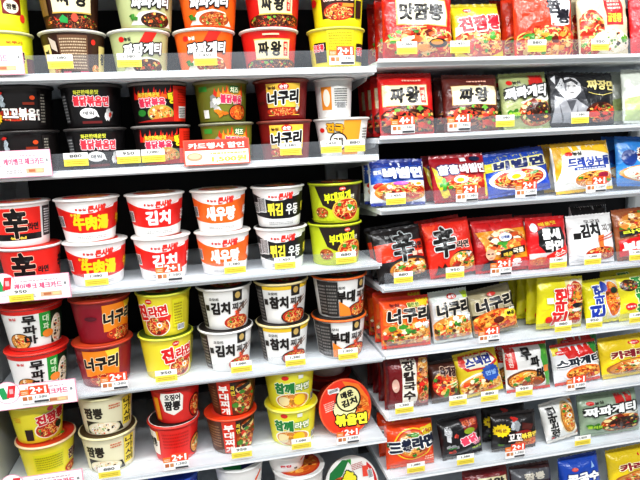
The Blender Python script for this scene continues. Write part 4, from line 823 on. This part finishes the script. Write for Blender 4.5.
P(3, 'noodle_yellow', [(468, 222), (525, 216), (526, 269), (478, 275)], 'red packet with yellow noodles and a bald man in glasses', lean=12, Y=.042, behind=1)
P(3, 'gap', [(526, 218), (562, 216), (568, 263), (527, 268)], 'red packet with black badge of blocky white letters', lean=10, behind=1)
P(3, 'kimchi_white', [(567, 217), (608, 212), (615, 260), (568, 265)], 'white packet with black lettering over a red stew', lean=10)
P(3, 'kimchi_black', [(569, 204), (605, 202), (606, 247), (570, 251)], 'white packet with black top standing higher behind the white stew packet', lean=4, Y=.10)
P(3, 'budae', [(611, 211), (668, 203), (676, 252), (617, 259)], 'brown food-covered packet with red lettering strip at the right photo edge', lean=12)
P(4, 'raccoon_orange', [(380, 300), (428, 293), (430, 346), (381, 352)], 'bright orange packet with yellow corner and black lettering', lean=10, behind=3, T=.038)
P(4, 'raccoon_white', [(428, 292), (463, 288), (475, 336), (433, 342)], 'white and green packet with black lettering beside the orange one', lean=12)
P(4, 'raccoon_black', [(463, 291), (505, 284), (522, 331), (476, 338)], 'beige and black packet with a ring of orange noodles', lean=14, Y=.042)
P(4, 'jin_hot', [(537, 277), (582, 277), (581, 323), (536, 329)], 'yellow packet with climbing red lettering', lean=4, behind=4, T=.034)
P(4, 'jin_mild', [(582, 279), (612, 278), (624, 315), (584, 323)], 'yellow packet with climbing blue lettering', lean=12)
P(4, 'sesame', [(611, 276), (662, 269), (668, 313), (620, 318)], 'yellow packet with climbing green lettering at the right photo edge', lean=12, behind=1)
P(5, 'kalguk', [(383, 358), (427, 355), (428, 409), (386, 415)], 'dark red packet with cream strip of vertical lettering', lean=4, behind=3, T=.036)
P(5, 'soy', [(427, 361), (450, 360), (464, 402), (432, 408)], 'dark brown packet of red noodles in between red and yellow packets', lean=16)
P(5, 'snack', [(446, 354), (494, 348), (505, 396), (468, 402)], 'yellow packet with blue lettering and a blue splash', lean=16)
P(5, 'mupama', [(501, 345), (545, 342), (550, 388), (508, 395)], 'white packet with red corner, green stripe and scattered black letters', lean=12, behind=1)
P(5, 'spag', [(548, 345), (594, 339), (601, 381), (556, 388)], 'white packet with red top and orange spaghetti', lean=14)
P(5, 'spag', [(556, 334), (596, 329), (597, 375), (556, 380)], 'white spaghetti packet standing higher behind the front one', lean=6, Y=.10)
P(5, 'curry', [(595, 338), (652, 331), (657, 371), (604, 378)], 'golden yellow packet with dark red lettering on the sixth shelf', lean=14)
P(6, 'three', [(386, 424), (431, 417), (434, 462), (385, 473)], 'orange packet with round red bowl emblem and navy lettering', lean=10, T=.045, behind=1)
P(6, 'fire', [(437, 419), (474, 413), (484, 450), (442, 463)], 'black packet with pink lettering and pale figure shape', lean=10)
P(6, 'fried', [(490, 414), (534, 409), (536, 451), (492, 457)], 'black packet with yellow sunburst', lean=8, behind=1)
P(6, 'crab', [(539, 403), (565, 398), (583, 438), (547, 448)], 'white tilted packet with climbing black letters and oval bowl', lean=12)
P(6, 'zzapa_wide', [(575, 397), (636, 386), (637, 428), (582, 437)], 'wide pale green packet with white outlined lettering on the seventh shelf', lean=14, T=.044)
P(7, 'dark', [(462, 471), (506, 464), (510, 512), (466, 520)], 'dark red packet with cream plate at the bottom photo edge', lean=14)
P(7, 'mixed', [(508, 467), (548, 460), (554, 506), (514, 512)], 'dark packet between the dark red and blue ones at the bottom edge', lean=14)
P(7, 'blue', [(557, 458), (595, 451), (602, 498), (563, 506)], 'deep blue packet at the bottom photo edge', lean=10, T=.045)
P(7, 'curry', [(604, 450), (660, 441), (668, 488), (612, 498)], 'golden yellow packet at the bottom right corner of the photo', lean=12, T=.045)

# ------------------------------------------------------------------ price tags, promotion tags, cards
def price_mesh(price):
    m = MB(); w, h = .044, .025
    m.box(-w/2, w/2, -.0004, 0, 0, h, lin('f2f1ea'))
    A = Art(); A.rect(-50, -50, 50, 4, 'edd956'); A.t(price, 0, 26, 50, 24, '50504e', b=.03); A.small(-40, -36, 40, -6, 'b8a028', 2)
    m.art(A, lambda u, v, off: (u, -.0004-off, h/2+v), w/100, h/100, .05, .0001)
    return m.mesh('price_tag', M_CARD, False)
PRICES = [price_mesh(p) for p in ('1,080', '1,380', '1,450', '880', '950')]
def promo_mesh(txt):
    m = MB(); w, h = .052, .036
    m.box(-w/2, w/2, -.0004, 0, 0, h*.5, lin('f4f3f1')); m.box(-w*.2, w/2, -.0004, 0, h*.5, h, lin('ee4a26')); m.box(-w/2, -w*.2, -.0004, 0, h*.5, h*.82, lin('f07a24'))
    A = Art(); A.t(txt, 14, 25, 56, 38, 'fdf6f0', b=.09); A.small(-46, 8, -24, 26, 'fbe0c8', 2); A.rect(-44, -30, -28, -8, 'b8683a'); A.rect(-24, -30, -10, -8, 'c88a5a'); A.t('1,380', 22, -16, 44, 18, '8a8a8a', b=.02); A.rect(-4, -46, 48, -34, '46464a')
    m.art(A, lambda u, v, off: (u, -.0004-off, h/2+v), w/100, h/100, .05, .0001)
    return m.mesh('promotion_tag', M_CARD, False)
PROMO = {t: promo_mesh(t) for t in ('2+1', '4+1', '1+1')}
RY = -.0062
ti = 0
def price(side, row, px, py, what, y=0):
    global ti
    z = (LZ if side == 'L' else RZ)[row]; p = at(px, py, RY)
    o = link('shelf_price_tag', PRICES[ti % 5]); ti += 1; o.location = (p.x, RY+y, z+.0115+(-.016 if y else 0))
    tag(o, 'yellow and white price tag '+what, 'price tag', 'price tags of the '+('left' if side == 'L' else 'right')+' bay')
def promo(side, row, px, py, txt, what, y=0):
    z = (LZ if side == 'L' else RZ)[row]; p = at(px, py, RY)
    o = link('shelf_offer_tag', PROMO[txt]); o.location = (p.x, RY+y, z+.007+(-.004 if y else 0))
    tag(o, 'orange and white '+txt+' offer tag '+what, 'promotion tag', 'offer tags along the shelf edges')
for a in ((0, 61, 67, 'under the brown bowls'), (0, 130, 67, 'under the pale green bowls'), (0, 206, 66, 'under the orange bowls'),
          (1, 77, 168, 'under the plain black bowls with pink lettering'), (1, 129.5, 165, 'left one under the red flame bowls'), (1, 154, 164, 'right one under the red flame bowls'), (1, 291, 156, 'under the maroon bowls with yellow label'), (1, 331.5, 154, 'left one under the white and orange bowls'), (1, 355, 152.5, 'right one under the white and orange bowls'),
          (2, 22, 291, 'over the pink-edged card of the third shelf', -.0085), (2, 97, 283, 'under the yellow Chinese character cups'), (2, 235, 268, 'under the white and orange cups'), (2, 285, 264, 'under the white and black cups'), (2, 346, 258, 'under the lime green pots'),
          (3, 166.5, 378, 'under the lime yellow bowls with red lettering'), (3, 241.5, 368, 'under the red noodle lift stew bowls'), (3, 295.5, 361, 'under the yellow rimmed stew bowls'), (3, 348, 354, 'under the orange rimmed stew bowls'),
          (4, 110, 477, 'under the cream bowls'), (4, 242, 456, 'under the brown and red striped bowls'), (4, 301.5, 445, 'under the yellow bowls with green lettering')): price('L', *a)
for a in ((0, 407, 50, 'under the cream-plated red seafood packet'), (0, 460, 48, 'under the yellow packet of the top right shelf'), (0, 537, 46, 'under the red and white packet'), (0, 600, 46, 'under the beige packet'),
          (1, 505, 125, 'under the pale green packet of the second shelf'), (1, 580, 121, 'under the black packet with the woman'), (2, 396, 206, 'under the blue and white packet'),
          (3, 403.5, 284, 'under the black and red packet'), (3, 455, 279, 'under the all red packet'), (3, 558, 269, 'under the black badge packet'), (3, 592.5, 265, 'under the white stew packet'), (3, 637, 261, 'under the food-covered packet'),
          (4, 563, 331, 'under the climbing red lettering'), (4, 594, 326, 'under the climbing blue lettering'), (4, 637, 321, 'under the climbing green lettering'),
          (5, 404.5, 414, 'under the dark red packet with cream strip'), (5, 458, 406, 'under the dark brown noodle packet'), (5, 489.5, 402, 'under the yellow packet with blue splash'), (5, 524, 397, 'under the white packet with scattered letters'),
          (6, 416, 474, 'under the orange emblem packet'), (6, 465.5, 467, 'under the black packet with pink lettering'), (6, 582.5, 444, 'under the white tilted packet')): price('R', *a)
for a in (('L', 0, 342, 64, '2+1', 'under the right-end yellow bowls'), ('L', 2, 169, 272, '2+1', 'under the two-letter white and red cups'), ('L', 3, 114.5, 383, '2+1', 'under the maroon and orange bowls'), ('L', 3, 36, 393, '2+1', 'over the pink-edged card of the fourth shelf', -.0085), ('L', 4, 176, 462, '2+1', 'under the red bowls'), ('L', 4, 348, 435, '2+1', 'under the tipped orange bowl'),
          ('R', 1, 403, 128, '4+1', 'under the red cream-plated packet with seal'), ('R', 1, 459, 125, '4+1', 'under the dark brown packet'), ('R', 2, 467, 198, '2+1', 'under the dark red cold-noodle packet'), ('R', 2, 526, 194, '2+1', 'under the blue and yellow packet'), ('R', 2, 596, 189, '2+1', 'under the white packet with yellow top'), ('R', 3, 501, 274, '2+1', 'under the packet with the bald man'),
          ('R', 4, 489, 338, '4+1', 'under the beige and black packet'), ('R', 5, 576, 388, '1+1', 'under the spaghetti packet'), ('R', 6, 515, 456, '2+1', 'under the black sunburst packet')): promo(*a)
def card(row, x0, x1, y, kind, lab, lift=-.006):
    z = LZ[row]; a = at(x0, y, -.011); b = at(x1, y, -.011); w = b.x-a.x; h = .05
    m = MB(); m.box(-w/2, w/2, 0, .0006, 0, h, lin('e8a0b4') if kind != 'price' else lin('e8604a'))
    A = Art((-70, -60), (60, 90))
    if kind == 'price':
        A.rect(-48, 8, 48, 46, 'e84a3c'); A.t('카드행사 할인', 0, 26, 84, 22, 'fbf0e8', b=.05); A.rect(-48, -46, 48, 8, 'f6f3e6'); A.t('1,500원', 18, -28, 52, 24, 'c2c648', b=.06); A.small(-10, -8, 44, 4, 'b8b060', 1); A.ell(-34, -16, 12, 16, 'e8a080'); A.ell(-34, -14, 9, 10, 'f4d0a0')
    else:
        A.rect(-48.5, -47, 48.5, 47, 'f7f4f4')
        if kind == 'circle':
            rx = 2.3/w; m.add([(w/100*(-36+rx*math.cos(k*math.pi/16)), -.0002, h/2+h/100*(22+46*math.sin(k*math.pi/16))) for k in range(32)], [tuple(range(32))], lin('e8a0b4'))
            A.ell(-36, 22, rx*.93, 43, 'f6f6f4', 30); A.rect(-36-rx*.62, -4, -36-rx*.08, 44, '2a9a5a', 6); A.rect(-36, 0, -36+rx*.6, 50, 'd8303a', -4); A.rect(-36+rx*.15, 16, -36+rx*.45, 36, 'f0b0b0')
        if kind == 'orange': A.rect(-48, -10, -28, 40, 'f0602a'); A.t('1', -36, 14, 8, 34, 'fbf4ee', b=.1)
        A.t('케이뱅크 체크카드', 8 if kind != 'right' else -4, 8, 62, 24, 'e8507a', b=.04); A.small(-14, 28, 36, 36, 'c0a0a8', 1); A.rect(10, -36, 38, -18, 'd8b090', 0); A.rect(14, -32, 24, -22, 'b8704a'); A.rect(26, -32, 35, -22, 'e0c890'); A.rect(42, 6, 45, 16, '8a8a8a')
        A.small(-20, -34, 4, -18, 'b0a8a8', 2)
    m.art(A, lambda u, v, off: (u, -off, h/2+v), w/100, h/100, .05, .0001)
    o = link('shelf_advert_card', m.mesh('advert_card', M_CARD, False)); o.location = ((a.x+b.x)/2, -.0125, z+lift)
    tag(o, lab, 'advert card', 'advert cards clipped to the left bay')
card(0, -46, 24, 62, 'right', 'white pink-edged card cut by the photo edge under the yellow bowls', .002)
card(1, -14, 52, 166, 'orange', 'white card with orange block under the black bowls with orange food', -.004)
card(1, 184, 250, 158, 'price', 'red and cream price card under the olive green bowls', .0)
card(2, -8, 70, 281, 'circle', 'white pink-edged card with round emblem under the red Chinese character bowls')
card(3, -4, 77, 391, 'circle', 'white pink-edged card with round emblem under the red-rimmed white bowls')
card(4, 0, 84, 480, 'circle', 'white pink-edged card with round emblem at the lower left corner')

# ------------------------------------------------------------------ light, world, camera
def area(name, loc, size, energy, target, color=(1, 1, 1)):
    l = bpy.data.lights.new(name, 'AREA'); l.shape = 'RECTANGLE'; l.size, l.size_y = size; l.energy = energy; l.color = color
    o = bpy.data.objects.new(name, l); col.objects.link(o); o.location = loc
    o.rotation_euler = (Vector(target)-Vector(loc)).to_track_quat('-Z', 'Y').to_euler()
area('ceiling_tube_light', (.4, -.75, 2.75), (3.2, .14), 40, (.4, -.3, 0), (.97, .99, 1))
area('ceiling_tube_light', (.4, -2.1, 2.75), (3.2, .14), 62, (.4, -.2, .7), (.97, .99, 1))
area('ceiling_tube_light', (-1.4, -1.4, 2.7), (.3, 2.4), 14, (.1, 0, 1.1), (1, .99, .97))
w = bpy.data.worlds.new('shop_ambient'); bpy.context.scene.world = w; w.use_nodes = True
bg = w.node_tree.nodes['Background']; bg.inputs['Color'].default_value = (.86, .92, 1, 1); bg.inputs['Strength'].default_value = .24
cam = bpy.data.cameras.new('camera'); cam.sensor_width = 36; cam.lens = FOC*36/640; cam.clip_start = .05
co = bpy.data.objects.new('camera', cam); col.objects.link(co)
co.matrix_world = Matrix.Translation(EYE) @ Matrix((r3, u3, -f2)).transposed().to_4x4()
sc = bpy.context.scene; sc.camera = co
sc.view_settings.view_transform = 'Standard'; sc.view_settings.look = 'Medium High Contrast'; sc.view_settings.exposure = .08
